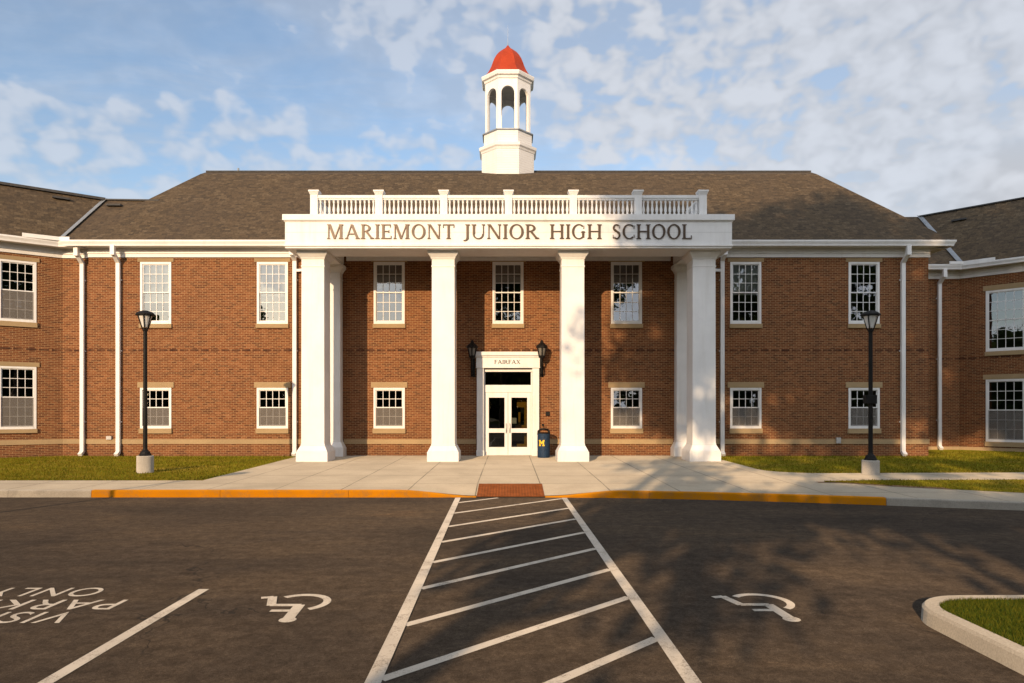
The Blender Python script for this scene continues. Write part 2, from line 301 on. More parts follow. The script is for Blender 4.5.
# ------------------------------------------------------------------ mesh helpers
class MB:
    def __init__(s): s.v = []; s.f = []; s.uv = []
    def face(s, pts, uvs=None):
        i = len(s.v); s.v += [tuple(p) for p in pts]; s.f.append(tuple(range(i, i + len(pts))))
        s.uv.append(uvs or [(p[0], p[2]) for p in pts])
    def box(s, x0, x1, y0, y1, z0, z1):
        a = [(x0, y0), (x1, y0), (x1, y1), (x0, y1)]
        s.prism(a, z0, z1)
    def prism(s, poly, z0, z1, top_scale=None):
        n = len(poly); ar = sum(poly[i][0] * poly[(i + 1) % n][1] - poly[(i + 1) % n][0] * poly[i][1] for i in range(n))
        if ar < 0: poly = poly[::-1]
        i = len(s.v); s.v += [(p[0], p[1], z0) for p in poly]
        tp = poly
        s.v += [(p[0], p[1], z1) for p in tp]
        s.f.append(tuple(range(i + n - 1, i - 1, -1))); s.uv.append([(p[0], p[1]) for p in poly[::-1]])
        s.f.append(tuple(range(i + n, i + 2 * n))); s.uv.append([(p[0], p[1]) for p in poly])
        for k in range(n):
            j = (k + 1) % n; s.f.append((i + k, i + j, i + n + j, i + n + k)); L = math.dist(poly[k], poly[j])
            s.uv.append([(0, z0), (L, z0), (L, z1), (0, z1)])
    def frust(s, x, y, z0, z1, a0, b0, a1, b1):       # rectangular frustum, half sizes a (x) and b (y)
        lo = [(x - a0, y - b0, z0), (x + a0, y - b0, z0), (x + a0, y + b0, z0), (x - a0, y + b0, z0)]
        hi = [(x - a1, y - b1, z1), (x + a1, y - b1, z1), (x + a1, y + b1, z1), (x - a1, y + b1, z1)]
        i = len(s.v); s.v += lo + hi
        fs = [(3, 2, 1, 0), (4, 5, 6, 7)] + [(k, (k + 1) % 4, 4 + (k + 1) % 4, 4 + k) for k in range(4)]
        for f in fs: s.f.append(tuple(i + q for q in f)); s.uv.append([(s.v[i + q][0], s.v[i + q][2]) for q in f])
    def lathe(s, prof, n=16, x=0, y=0, rot=0.0, cap=True):
        i = len(s.v)
        for (r, z) in prof:
            for k in range(n):
                a = rot + 2 * math.pi * k / n; s.v.append((x + r * math.cos(a), y + r * math.sin(a), z))
        for q in range(len(prof) - 1):
            for k in range(n):
                j = (k + 1) % n; f = (i + q * n + k, i + q * n + j, i + (q + 1) * n + j, i + (q + 1) * n + k)
                s.f.append(f); s.uv.append([(k / n, prof[q][1]), ((k + 1) / n, prof[q][1]), ((k + 1) / n, prof[q + 1][1]), (k / n, prof[q + 1][1])])
        if cap:
            s.f.append(tuple(i + k for k in range(n - 1, -1, -1))); s.uv.append([(0, 0)] * n)
            b = i + (len(prof) - 1) * n; s.f.append(tuple(b + k for k in range(n))); s.uv.append([(0, 0)] * n)
    def tube(s, pts, rads, n=8):
        i = len(s.v); P = [Vector(p) for p in pts]
        for q, p in enumerate(P):
            d = (P[min(q + 1, len(P) - 1)] - P[max(q - 1, 0)]).normalized()
            a = d.orthogonal().normalized(); b = d.cross(a)
            if q and True:
                a = (pa - d * pa.dot(d)).normalized(); b = d.cross(a)
            pa = a
            for k in range(n):
                t = 2 * math.pi * k / n; s.v.append(tuple(p + (a * math.cos(t) + b * math.sin(t)) * rads[q]))
        for q in range(len(P) - 1):
            for k in range(n):
                j = (k + 1) % n; s.f.append((i + q * n + k, i + q * n + j, i + (q + 1) * n + j, i + (q + 1) * n + k)); s.uv.append([(0, 0)] * 4)
        s.f.append(tuple(i + k for k in range(n - 1, -1, -1))); s.uv.append([(0, 0)] * n)
        b = i + (len(P) - 1) * n; s.f.append(tuple(b + k for k in range(n))); s.uv.append([(0, 0)] * n)
    def bar(s, p, q, wx, wy):                            # square bar between two points
        p = Vector(p); q = Vector(q); d = (q - p).normalized()
        up = Vector((0, 0, 1)) if abs(d.z) < 0.95 else Vector((0, 1, 0))
        a = d.cross(up).normalized() * wx / 2; b = a.cross(d).normalized() * wy / 2
        i = len(s.v); s.v += [tuple(c + k) for c in (p, q) for k in (a + b, a - b, -a - b, -a + b)]
        for f in [(3, 2, 1, 0), (4, 5, 6, 7)] + [(k, (k + 1) % 4, 4 + (k + 1) % 4, 4 + k) for k in range(4)]:
            s.f.append(tuple(i + t for t in f)); s.uv.append([(0, 0)] * 4)
    def mesh(s, name, mat, smooth=False):
        me = bpy.data.meshes.new(name); me.from_pydata(s.v, [], s.f)
        ul = me.uv_layers.new(name='UVMap'); fl = [c for u in s.uv for p in u for c in p]; ul.data.foreach_set('uv', fl)
        me.materials.append(mat); 
        if smooth: me.polygons.foreach_set('use_smooth', [True] * len(me.polygons))
        me.update(); return me
    def build(s, name, mat, parent=None, loc=(0, 0, 0), rz=0, smooth=False, bevel=0, fix=False):
        me = s.mesh(name, mat, smooth)
        if fix:
            bm = bmesh.new(); bm.from_mesh(me); bmesh.ops.remove_doubles(bm, verts=bm.verts, dist=1e-5); bmesh.ops.recalc_face_normals(bm, faces=bm.faces); bm.to_mesh(me); bm.free()
        return link(name, me, parent, loc, rz, bevel)
def link(name, me, parent=None, loc=(0, 0, 0), rz=0, bevel=0):
    o = bpy.data.objects.new(name, me); COL.objects.link(o); o.location = loc; o.rotation_euler = (0, 0, rz)
    if parent: o.parent = parent
    if bevel:
        b = o.modifiers.new('bevel', 'BEVEL'); b.width = bevel; b.segments = 2; b.limit_method = 'ANGLE'; b.angle_limit = R(40)
    return o
def empty(name, loc, label, cat, group=None, rz=0):
    o = bpy.data.objects.new(name, None); COL.objects.link(o); o.location = loc; o.rotation_euler = (0, 0, rz); o.empty_display_size = 0.3
    tag(o, label, cat, group); return o
def tag(o, label, cat, group=None):
    o['label'] = label; o['category'] = cat
    if group: o['group'] = group
    return o
def struct(o, kind='structure'): o['kind'] = kind; return o
def lerp(a, b, t): return a + (b - a) * t
def smooth(t): t = max(0, min(1, t)); return t * t * (3 - 2 * t)
def gnd(px_, py_, z=0.0):                     # a point of the photograph laid on a level of the ground (for measuring the place)
    D = (EYE - z) * FPX / (py_ - HY); return ((px_ - CX) * D / FPX, D)

# ------------------------------------------------------------------ ground levels
KL = [(-60, 16.2), (-6, 16.2), (1.0, 16.18), (2.6, 16.08), (4.4, 15.8), (6.3, 15.36), (8.2, 14.82), (10.6, 14.05), (16, 12.2), (28, 8), (60, -3)]
def kerb_y(x):
    for (a, b), (c, d) in zip(KL, KL[1:]):
        if x <= c: return lerp(b, d, (x - a) / (c - a))
    return KL[-1][1]
RX = 0.05
def kerb_h(x):                                # height of the kerb, dropped at the ramp
    return lerp(0.012, 0.165, smooth((abs(x - RX) - 0.80) / 1.9))
def gz(x, y):
    t = max(0, min(1, (y - kerb_y(x)) / 10.8)); z = lerp(0.165, 0.29, t)
    dy = y - kerb_y(x)
    if dy < 1.4:
        r = lerp(kerb_h(x), z, max(0, dy) / 1.4); z = min(z, r)
    return z
def sheet(name, xs, front, back, ny, mat, dz=0.0, zf=gz):
    m = MB(); n = ny + 1; P = []
    for x in xs:
        f, b = front(x), back(x)
        for k in range(n):
            y = lerp(f, b, (k / ny) ** 1.5); P.append((x, y, zf(x, y) + dz))
    m.v = P
    for i in range(len(xs) - 1):
        for k in range(ny):
            f = (i * n + k, (i + 1) * n + k, (i + 1) * n + k + 1, i * n + k + 1); m.f.append(f); m.uv.append([(P[q][0], P[q][1]) for q in f])
    return m.build(name, mat)
def frange(a, b, st):
    n = max(1, round((b - a) / st)); return [a + (b - a) * i / n for i in range(n + 1)]

m = MB(); m.face([(-900, -900, -0.06), (900, -900, -0.06), (900, 900, -0.06), (-900, 900, -0.06)]); struct(m.build('ground', M['soil']))
m = MB()
xs = frange(-60, 60, 2)
for a, b in zip(xs, xs[1:]): m.face([(a, -40, 0), (b, -40, 0), (b, kerb_y(b) + 0.06, 0), (a, kerb_y(a) + 0.06, 0)])
struct(m.build('parking_lot', M['asphalt']))
struct(sheet('lawn', frange(-60, -8.15, 1.0), lambda x: kerb_y(x) + 0.14, lambda x: 60, 20, M['lawn'], -0.016))
struct(sheet('lawn', frange(7.7, 9.4, 0.1) + frange(9.6, 60, 1.0), lambda x: kerb_y(x) + 0.14, lambda x: 60, 20, M['lawn'], -0.016))

# the walks: strip along the kerb, entrance plaza, second walk to the right wing
LAWN_L, LAWN_R = -8.2, 7.75
def right_back(x):
    if x >= 9.3: return 20.0
    t = (x - LAWN_R) / (9.3 - LAWN_R); return 20.0 + 1.3 * (1 - math.sqrt(max(0, 1 - (1 - t) ** 2)))
struct(sheet('sidewalk', frange(-60, LAWN_L, 1.0), lambda x: kerb_y(x) + 0.148, lambda x: 18.3, 4, M['walk']))
struct(sheet('entrance_plaza', frange(LAWN_L, LAWN_R, 0.15), lambda x: kerb_y(x) + 0.148, lambda x: 27.0, 26, M['walk']))
struct(sheet('sidewalk', frange(LAWN_R, 9.3, 0.1) + frange(9.5, 60, 1.0), lambda x: kerb_y(x) + 0.148, right_back, 10, M['walk']))
struct(sheet('lawn_strip', frange(8.0, 9.6, 0.1) + frange(10, 40, 0.5), lambda x: lerp(17.65, 17.65 - 0.58 * (x - 8.0), smooth((x - 8) / 1.5)) , lambda x: 17.66 + min(0.5, (x - 8.0) * 0.35), 6, M['lawn'], 0.006))
struct(sheet('soil_edge', frange(8.0, 10.5, 0.1), lambda x: lerp(17.65, 17.65 - 0.58 * (x - 8.0), smooth((x - 8) / 1.5)) - 0.05, lambda x: lerp(17.67, 17.67 - 0.5 * (x - 8.0), smooth((x - 8) / 1.5)) + 0.12, 2, M['dirt'], 0.010))

def kerb_run(name, x0, x1, mat):
    m = MB(); xs = frange(x0, x1, 0.2); W = 0.15
    prof = []
    for x in xs:
        y = kerb_y(x); h = max(0.014, kerb_h(x)); prof.append([(x, y, -0.05), (x, y + 0.012, h - 0.02), (x, y + 0.035, h + 0.003), (x, y + W, h + 0.004), (x, y + W, -0.05)])
    n = 5; m.v = [p for q in prof for p in q]
    for i in range(len(xs) - 1):
        for k in range(n - 1):
            m.f.append((i * n + k, (i + 1) * n + k, (i + 1) * n + k + 1, i * n + k + 1)); m.uv.append([(0, 0)] * 4)
    for e in (0, len(xs) - 1): m.f.append(tuple(e * n + k for k in range(n))); m.uv.append([(0, 0)] * n)
    return struct(m.build(name, mat, fix=True))
x = -60.0
while x < -9.95: kerb_run('kerb', x, min(x + 3.0, -9.91), M['kerb']); x += 3.008
for a, b in ((-9.9, -6.85), (-6.842, -3.8), (-3.792, -0.77)): kerb_run('painted_kerb', a, b, M['yellow'])
for a, b in ((0.87, 3.3), (3.308, 5.85), (5.858, 8.2)): kerb_run('painted_kerb', a, b, M['yellow'])
x = 8.21
while x < 40: kerb_run('kerb', x, x + 3.0, M['kerb']); x += 3.008

m = MB()
N = 12
for i in range(N):
    for k in range(6):
        q = []
        for (a, b) in ((i, k), (i + 1, k), (i + 1, k + 1), (i, k + 1)):
            xx = lerp(-0.76, 0.86, a / N); yy = kerb_y(xx) + lerp(0.004, 1.36, b / 6); q.append((xx, yy, gz(xx, yy) + 0.008))
        m.face(q)
for i in range(22):
    for k in range(18):
        xx = lerp(-0.72, 0.82, (i + .5) / 22); yy = kerb_y(xx) + lerp(0.05, 1.32, (k + .5) / 18); z = gz(xx, yy) + 0.008
        m.frust(xx, yy, z - 0.002, z + 0.006, 0.018, 0.018, 0.010, 0.010)
struct(m.build('tactile_paving', M['pad']))

# ------------------------------------------------------------------ painted markings
def stripe(m, p, q, wd, z=0.004):
    p = Vector(p); q = Vector(q); d = (q - p).normalized(); n = Vector((-d.y, d.x)) * wd / 2
    m.face([(*(p - n), z), (*(q - n), z), (*(q + n), z), (*(p + n), z)])
m = MB()
xl = lambda y: lerp(-1.02, -1.19, (y - 5.1) / 11.0); xr = lambda y: lerp(1.39, 1.31, (y - 5.1) / 11.0)
stripe(m, (xl(1.5), 1.5), (xl(16.1), 16.1), 0.125, 0.008); stripe(m, (xr(1.5), 1.5), (xr(16.05), 16.05), 0.125, 0.008)
for y0 in (15.25, 13.67, 12.09, 10.66, 9.23, 7.87, 6.53, 5.21, 3.85, 2.5):
    y1 = y0 + 2.30; xa = xl(y0) + 0.05; xb = xr(y1) - 0.05
    if y1 > 16.1: t = (16.1 - y0) / (y1 - y0); xb = lerp(xa, xb, t); y1 = 16.1
    stripe(m, (xa, y0), (xb, y1), 0.105, 0.004)
struct(m.build('access_aisle_marking', M['line']))
m = MB(); stripe(m, (-3.47, 1.5), (-3.50, 7.85), 0.12); struct(m.build('parking_line_marking', M['line']))
m = MB(); stripe(m, (-6.35, 1.5), (-6.38, 7.85), 0.12); struct(m.build('parking_line_marking', M['line']))

def isa(cx, cy, W=0.78, H=1.02):
    m = MB(); T = lambda a, b: (cx - (a - 0.52) * W, cy - (b - 0.5) * H)
    zc = [0.004]
    def st(a, b, wd):
        zc[0] += 0.0007; p = Vector(T(*a)); q = Vector(T(*b)); stripe(m, p, q, wd, zc[0])
    hx, hy = T(0.31, 0.925); m.face([(hx + 0.085 * math.cos(t), hy + 0.085 * math.sin(t), 0.004) for t in [i * math.pi / 8 for i in range(16)]])
    st((0.315, 0.90), (0.36, 0.42), 0.115); st((0.34, 0.63), (0.66, 0.63), 0.075); st((0.34, 0.435), (0.745, 0.435), 0.085)
    st((0.73, 0.45), (0.86, 0.12), 0.095); st((0.845, 0.13), (1.0, 0.17), 0.08)
    c = (0.40, 0.33); r0, r1 = 0.29, 0.385
    A = [R(lerp(126, 318, i / 26)) for i in range(27)]
    for a, b in zip(A, A[1:]):
        m.face([(*T(c[0] + r * math.cos(t) * 1.1, c[1] + r * math.sin(t) * 0.87), 0.0035) for r, t in ((r0, a), (r1, a), (r1, b), (r0, b))])
    return struct(m.build('accessible_bay_marking', M['line'], fix=True))
isa(-2.33, 7.13); isa(2.62, 7.15)

def text_mesh(txt, width, height, mat_, name, bold=0.0, loc=(0, 0, 0), rz=0.0):
    cu = bpy.data.curves.new('tmp', 'FONT'); cu.body = txt; cu.size = 1; cu.offset = bold; cu.space_character = 1.12
    o = bpy.data.objects.new('tmp', cu); COL.objects.link(o)
    dg = bpy.context.evaluated_depsgraph_get(); me = bpy.data.meshes.new_from_object(o.evaluated_get(dg))
    bpy.data.objects.remove(o); bpy.data.curves.remove(cu)
    xs = [v.co.x for v in me.vertices]; ys = [v.co.y for v in me.vertices]
    for v in me.vertices:
        v.co = ((v.co.x - (min(xs) + max(xs)) / 2) / (max(xs) - min(xs)) * width, (v.co.y - min(ys)) / (max(ys) - min(ys)) * height, 0)
    me.materials.clear(); me.materials.append(mat_); me.name = name
    return link(name, me, None, loc, rz)
for txt, wd, y in (('VISITOR', 1.80, 6.96), ('PARKING', 2.24, 7.41), ('ONLY', 1.25, 7.91)):
    struct(text_mesh(txt, wd, 0.37, M['line'], 'painted_lettering', 0.002, (-5.24, y, 0.004), math.pi))

# ------------------------------------------------------------------ traffic island
def island():
    outer = [(3.97, 1.2), (3.98, 2.6), (3.98, 3.9), (3.99, 5.0), (3.99, 5.8)]
    c = (4.63, 6.44)
    outer += [(c[0] - 0.64 * math.cos(R(a)), c[1] + 0.64 * math.sin(R(a))) for a in range(0, 91, 9)]
    outer += [(5.5, 7.09), (7.0, 7.1), (8.6, 7.1), (8.6, 1.2)]
    n = len(outer)
    def inset(d):
        r = []
        for i in range(n):
            p, a, b = Vector(outer[i]), Vector(outer[i - 1]), Vector(outer[(i + 1) % n])
            e1 = (p - a).normalized(); e2 = (b - p).normalized(); k = Vector((e1.y, -e1.x)); l = Vector((e2.y, -e2.x)); bi = (k + l).normalized()
            r.append(p + bi * d / max(0.4, bi.dot(k)))
        return r
    rings = [(outer, -0.05), (inset(0.012), 0.125), (inset(0.035), 0.15), (inset(0.16), 0.152), (inset(0.16), 0.05)]
    m = MB()
    for (a, za), (b, zb) in zip(rings, rings[1:]):
        for i in range(n):
            j = (i + 1) % n; m.face([(*a[i], za), (*a[j], za), (*b[j], zb), (*b[i], zb)])
    struct(m.build('island_kerb', M['kerb'], fix=True))
    g = MB(); gi = inset(0.155); g.face([(p[0], p[1], 0.135) for p in gi]); struct(g.build('island_lawn', M['turf'], fix=True))
    return gi
isl = island()

# ------------------------------------------------------------------ school building
DW, ZB = 27.0, 0.0
bld = empty('school_building', (0, DW, 0.29), 'two storey red brick school with white columned portico and red topped cupola', 'school')
BO = Vector((0, DW, 0.29))
def bp(mb, name, mat, parent=None, **k):       # a part in world coordinates under the building
    if parent is None:
        o = mb.build(name, mat, bld, **k); o.location = -BO
    else:
        o = mb.build(name, mat, parent, **k); o.location = Vector((0, 0, 0))
    return o

class Wall:                                    # a wall plane: origin, direction along it, outward normal
    def __init__(s, x, y, dx, dy):
        L = math.hypot(dx, dy); s.o = Vector((x, y)); s.d = Vector((dx / L, dy / L)); s.n = Vector((s.d.y, -s.d.x))
        s.rz = math.atan2(dy, dx)
    def p(s, u, off, z): q = s.o + s.d * u + s.n * off; return (q.x, q.y, z)
    def sheet(s, u0, u1, z0, z1, holes, reveal=0.13, name='wall', uoff=0.0):
        m = MB(); us = sorted({u0, u1, *[h[0] for h in holes], *[h[1] for h in holes]}); zs = sorted({z0, z1, *[h[2] for h in holes], *[h[3] for h in holes]})
        for a, b in zip(us, us[1:]):
            for c, d in zip(zs, zs[1:]):
                if any(h[0] <= a and b <= h[1] and h[2] <= c and d <= h[3] for h in holes): continue
                m.face([s.p(a, 0, c), s.p(b, 0, c), s.p(b, 0, d), s.p(a, 0, d)], [(a + uoff, c), (b + uoff, c), (b + uoff, d), (a + uoff, d)])
        for (a, b, c, d) in holes:
            q = [(a, c), (b, c), (b, d), (a, d)]
            for i in range(4):
                e, f = q[i], q[(i + 1) % 4]
                m.face([s.p(e[0], 0, e[1]), s.p(e[0], -reveal, e[1]), s.p(f[0], -reveal, f[1]), s.p(f[0], 0, f[1])],
                       [(e[0], e[1]), (e[0] + reveal * (i % 2), e[1] + reveal * (1 - i % 2)), (f[0] + reveal * (i % 2), f[1] + reveal * (1 - i % 2)), (f[0], f[1])])
        return bp(m, name, M['brick'])
    def strip(s, m, u0, u1, z0, z1, out, inn=0.0):   # a board on the wall
        a = [s.p(u0, inn, 0)[:2], s.p(u1, inn, 0)[:2], s.p(u1, out, 0)[:2], s.p(u0, out, 0)[:2]]; m.prism(a, z0, z1)

front = Wall(0, DW, 1, 0)
TL = R(35); TR = R(45)
CLx, CLy = -17.72, 27.15; CRx, CRy = 20.7, 31.4
wl = Wall(CLx - 14 * math.cos(TL), CLy - 14 * math.sin(TL), math.cos(TL), math.sin(TL))    # left wing, u = 14 at the inner corner
wr = Wall(CRx, CRy, math.cos(TR), -math.sin(TR))                                            # right wing, u = 0 at the inner corner
sl_ = Wall(CLx, CLy, 1, 0); sr_ = Wall(16.6, CRy, 1, 0)

# window types: width, z of frame bottom/top, lintel top, sill bottom, rows in upper/lower sash
UP = (1.225, 5.49, 7.94, 8.09, 5.33, 3, 3); LO = (1.235, 1.36, 2.97, 3.195, 1.165, 2, 2)
LWU = (1.20, 5.49, 7.85, 8.01, 5.30, 3, 3); LWL = (1.20, 1.35, 3.77, 3.94, 1.20, 3, 3)
RWU = (1.45, 4.71, 7.43, 7.66, 4.52, 3, 3); RWL = (1.45, 0.68, 3.46, 3.68, 0.47, 3, 3)
wins = []     # (wall, u centre, type, blind, screen)
for k in range(-3, 4):
    ux = {-3: -13.94, -2: -9.33, -1: -4.715, 0: -0.02, 1: 4.66, 2: 9.375, 3: 14.05}[k]
    wins.append((front, ux, UP, {-3: 0.62, -2: 0.52, 2: 0.50}.get(k, 0), False))
    if k: wins.append((front, ux, LO, 0, True))
for k in range(4):
    u = 14 - 1.46 - 2.9 * k; wins.append((wl, u, LWU, 0, True)); wins.append((wl, u, LWL, 0, True))
    u = 1.76 + 3.0 * k; wins.append((wr, u, RWU, 0, False)); wins.append((wr, u, RWL, 0, True))
def holes(wall): return [(u - t[0] / 2, u + t[0] / 2, t[1], t[2]) for (w_, u, t, b, s) in wins if w_ is wall]
DOORX = -0.02
front.sheet(-16.6, 16.6, -0.1, 8.47, holes(front) + [(DOORX - 0.955, DOORX + 0.955, 0.25, 3.70)])
wl.sheet(0, 14, -0.1, 8.47, holes(wl), uoff=3.3); wr.sheet(0, 14, -0.1, 8.47, holes(wr), uoff=5.1)
sl_.sheet(0, 1.35, -0.1, 8.47, [], uoff=17.3); sr_.sheet(0, CRx - 16.6, -0.1, 8.47, [], uoff=7.7)
Wall(16.6, DW, 0, 1).sheet(0, 4.4, -0.1, 8.47, []); Wall(-16.6, 27.15, 0, -1).sheet(0, 0.15, -0.1, 8.47, [])
# far sides of the block
m = MB()
m.face([(16.6, 37, 0), (-16.6, 37, 0), (-16.6, 37, 8.4), (16.6, 37, 8.4)]); m.face([(-16.6, 37, 0), (-16.6, 27.2, 0), (-16.6, 27.2, 8.4), (-16.6, 37, 8.4)]); m.face([(16.6, 31.4, 0), (16.6, 37, 0), (16.6, 37, 8.4), (16.6, 31.4, 8.4)])
bp(m, 'rear_wall', M['brick'])
# rooms seen through the panes
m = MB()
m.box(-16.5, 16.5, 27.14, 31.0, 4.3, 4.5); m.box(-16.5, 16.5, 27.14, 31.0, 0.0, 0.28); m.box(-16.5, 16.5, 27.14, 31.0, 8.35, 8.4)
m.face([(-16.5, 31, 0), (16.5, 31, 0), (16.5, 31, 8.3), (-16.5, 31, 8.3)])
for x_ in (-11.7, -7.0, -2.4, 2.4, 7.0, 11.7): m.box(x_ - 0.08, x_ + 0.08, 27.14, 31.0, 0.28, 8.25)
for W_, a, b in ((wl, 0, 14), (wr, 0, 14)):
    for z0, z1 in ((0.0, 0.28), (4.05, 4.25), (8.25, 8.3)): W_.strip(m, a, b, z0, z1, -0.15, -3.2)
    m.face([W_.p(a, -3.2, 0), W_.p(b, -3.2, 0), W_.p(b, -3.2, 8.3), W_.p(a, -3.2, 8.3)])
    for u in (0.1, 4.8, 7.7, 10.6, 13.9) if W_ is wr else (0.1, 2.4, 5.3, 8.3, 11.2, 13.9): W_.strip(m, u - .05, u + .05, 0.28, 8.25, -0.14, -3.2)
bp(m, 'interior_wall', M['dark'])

WC = {}
def window_meshes(t):
    if t in WC: return WC[t]
    wd, z0, z1, zl, zs, ru, rl = t; h = z1 - z0; f = MB(); g = MB(); a = wd / 2
    fr = 0.085                                              # local: x along wall, y into the wall, z up from frame bottom
    for x0, x1 in ((-a, -a + fr), (a - fr, a)): f.box(x0, x1, -0.022, 0.10, 0, h)
    f.box(-a + fr, a - fr, -0.022, 0.10, h - fr, h); f.box(-a + fr, a - fr, -0.03, 0.10, 0, fr * 1.15)
    ia = a - fr; zb_, zt = fr * 1.15, h - fr; mid = zb_ + (zt - zb_) * rl / (ru + rl)
    st = 0.035                                              # sash: upper sash 2 cm in front of the lower one
    for lo, hi, y0, rows in ((mid - 0.005, zt, 0.015, ru), (zb_, mid + 0.03, 0.045, rl)):
        for x0, x1 in ((-ia, -ia + st), (ia - st, ia)): f.box(x0, x1, y0, y0 + 0.035, lo, hi)
        f.box(-ia + st, ia - st, y0, y0 + 0.035, hi - st, hi); f.box(-ia + st, ia - st, y0, y0 + 0.035, lo, lo + st * 1.2)
        gx0, gx1, gz0, gz1 = -ia + st, ia - st, lo + st * 1.2, hi - st
        for i in range(1, 4): x_ = lerp(gx0, gx1, i / 4); f.box(x_ - 0.011, x_ + 0.011, y0 + 0.004, y0 + 0.030, gz0, gz1)
        for i in range(1, rows): z_ = lerp(gz0, gz1, i / rows); f.box(gx0, gx1, y0 + 0.006, y0 + 0.028, z_ - 0.011, z_ + 0.011)
        g.face([(gx0, y0 + 0.018, gz0), (gx1, y0 + 0.018, gz0), (gx1, y0 + 0.018, gz1), (gx0, y0 + 0.018, gz1)])
    li = MB(); li.box(-a - 0.10, a + 0.10, -0.035, 0.06, h + 0.002, zl - z0)
    si = MB(); si.box(-a - 0.03, a + 0.03, -0.075, 0.08, zs - z0, -0.002)
    sc = MB(); sc.face([(-ia + 0.01, 0.012, zb_), (ia - 0.01, 0.012, zb_), (ia - 0.01, 0.012, mid), (-ia + 0.01, 0.012, mid)])
    WC[t] = [q.mesh(n, mt) for q, n, mt in ((f, 'window', M['white']), (g, 'pane', M['glass_up'] if z0 > 5 else M['glass']), (li, 'lintel', M['stone']), (si, 'sill', M['stone']), (sc, 'insect_screen', M['screen']))]
    return WC[t]
for (wa, u, t, bl, scr) in wins:
    f, g, li, si, sc = window_meshes(t)
    o = link('window', f, bld, Vector(wa.p(u, 0, t[1])) - BO, wa.rz)
    for n, me in (('pane', g), ('lintel', li), ('sill', si)) + ((('insect_screen', sc),) if scr else ()): link(n, me, o)
    if bl:
        h = t[2] - t[1]; b = MB(); n_ = int(h * bl / 0.05)
        for i in range(n_):
            z = h - 0.09 - i * 0.05; b.face([(-t[0] / 2 + .1, 0.105, z), (t[0] / 2 - .1, 0.105, z), (t[0] / 2 - .1, 0.12, z - 0.049), (-t[0] / 2 + .1, 0.12, z - 0.049)])
        b.build('blind', M['blind'] if u < 0 else M['blind_brightened'], o)  # one kind of blind: toned down in sun, brightened in shade, by its colour

# stone belt course
m = MB(); cols_gap = [(-16.6, -7.42), (-6.5, DOORX - 1.26), (DOORX + 1.26, 6.5), (7.42, 16.6)]
for a, b in cols_gap: front.strip(m, a, b, 0.745, 0.935, 0.03, -0.01)
m.box(16.59, 16.63, 26.97, 31.38, 0.745, 0.935)
sl_.strip(m, 0.02, 1.24, 0.745, 0.935, 0.03); wl.strip(m, 0, 14.0, 0.745, 0.935, 0.03); 
sr_.strip(m, 0.05, CRx - 16.6, 0.25, 0.42, 0.03); wr.strip(m, 0.0, 14, 0.25, 0.42, 0.03)
bp(m, 'belt_course', M['stone'])

# ---- eaves: frieze, soffit, gutter
ZS, ZG, OV = 8.47, 8.68, 0.45
def eave(runs):
    fz, so, gu = MB(), MB(), MB()
    for (W_, u0, u1, e0, e1) in runs:                       # e: how far the eave line runs on past each end of the wall
        W_.strip(fz, u0, u1, 8.12, 8.26, 0.05); W_.strip(fz, u0, u1, 8.262, 8.32, 0.085); W_.strip(fz, u0, u1, 8.322, ZS + 0.003, 0.04)
        a = [W_.p(u0, 0, 0)[:2], W_.p(u1, 0, 0)[:2], W_.p(u1 + e1, OV, 0)[:2], W_.p(u0 - e0, OV, 0)[:2]]; so.prism(a, ZS + 0.005, ZS + 0.03)
        g0, g1 = OV - 0.003, OV + 0.115
        k = lambda u, e, s_: u + s_ * e * 1.0
        prof = [(g0, ZS - 0.01), (g0 + 0.06, ZS - 0.01), (g0 + 0.075, ZS + 0.06), (g1 - 0.015, ZS + 0.12), (g1, ZS + 0.15), (g1, ZG), (g1 - 0.03, ZG), (g0, ZG - 0.01)]
        A = [W_.p(u0 - e0 * (o_ / OV), o_, z) for o_, z in prof]; B = [W_.p(u1 + e1 * (o_ / OV), o_, z) for o_, z in prof]; n = len(prof)
        for i in range(n): j = (i + 1) % n; gu.face([A[i], B[i], B[j], A[j]])
        gu.face(A[::-1]); gu.face(B)
    bp(fz, 'frieze', M['white']); bp(so, 'soffit', M['white']); bp(gu, 'gutter', M['white'], fix=True)
tl, tr = math.tan(TL / 2) * OV, math.tan(TR / 2) * OV
for run in ((front, -16.6, -7.87, 0.60, 0), (front, 7.87, 16.6, 0, 0.60), (sl_, 0, 1.12, -tl, 0.0), (wl, 0, 14, 0, -tl), (sr_, 0.2, CRx - 16.6, 0, -tr), (wr, 0, 14, -tr, 0)): eave([run])
# side eave of the block (28 cm overhang)
for nm_, q in (('soffit', (16.61, 17.18, 27.0, 31.0, ZS + 0.006, ZS + 0.03)), ('gutter', (17.20, 17.31, 26.56, 31.0, ZS - 0.008, ZG - 0.004)), ('frieze', (16.603, 16.65, 26.96, 31.0, 8.122, 8.468))):
    m = MB(); m.box(*q); bp(m, nm_, M['white'])

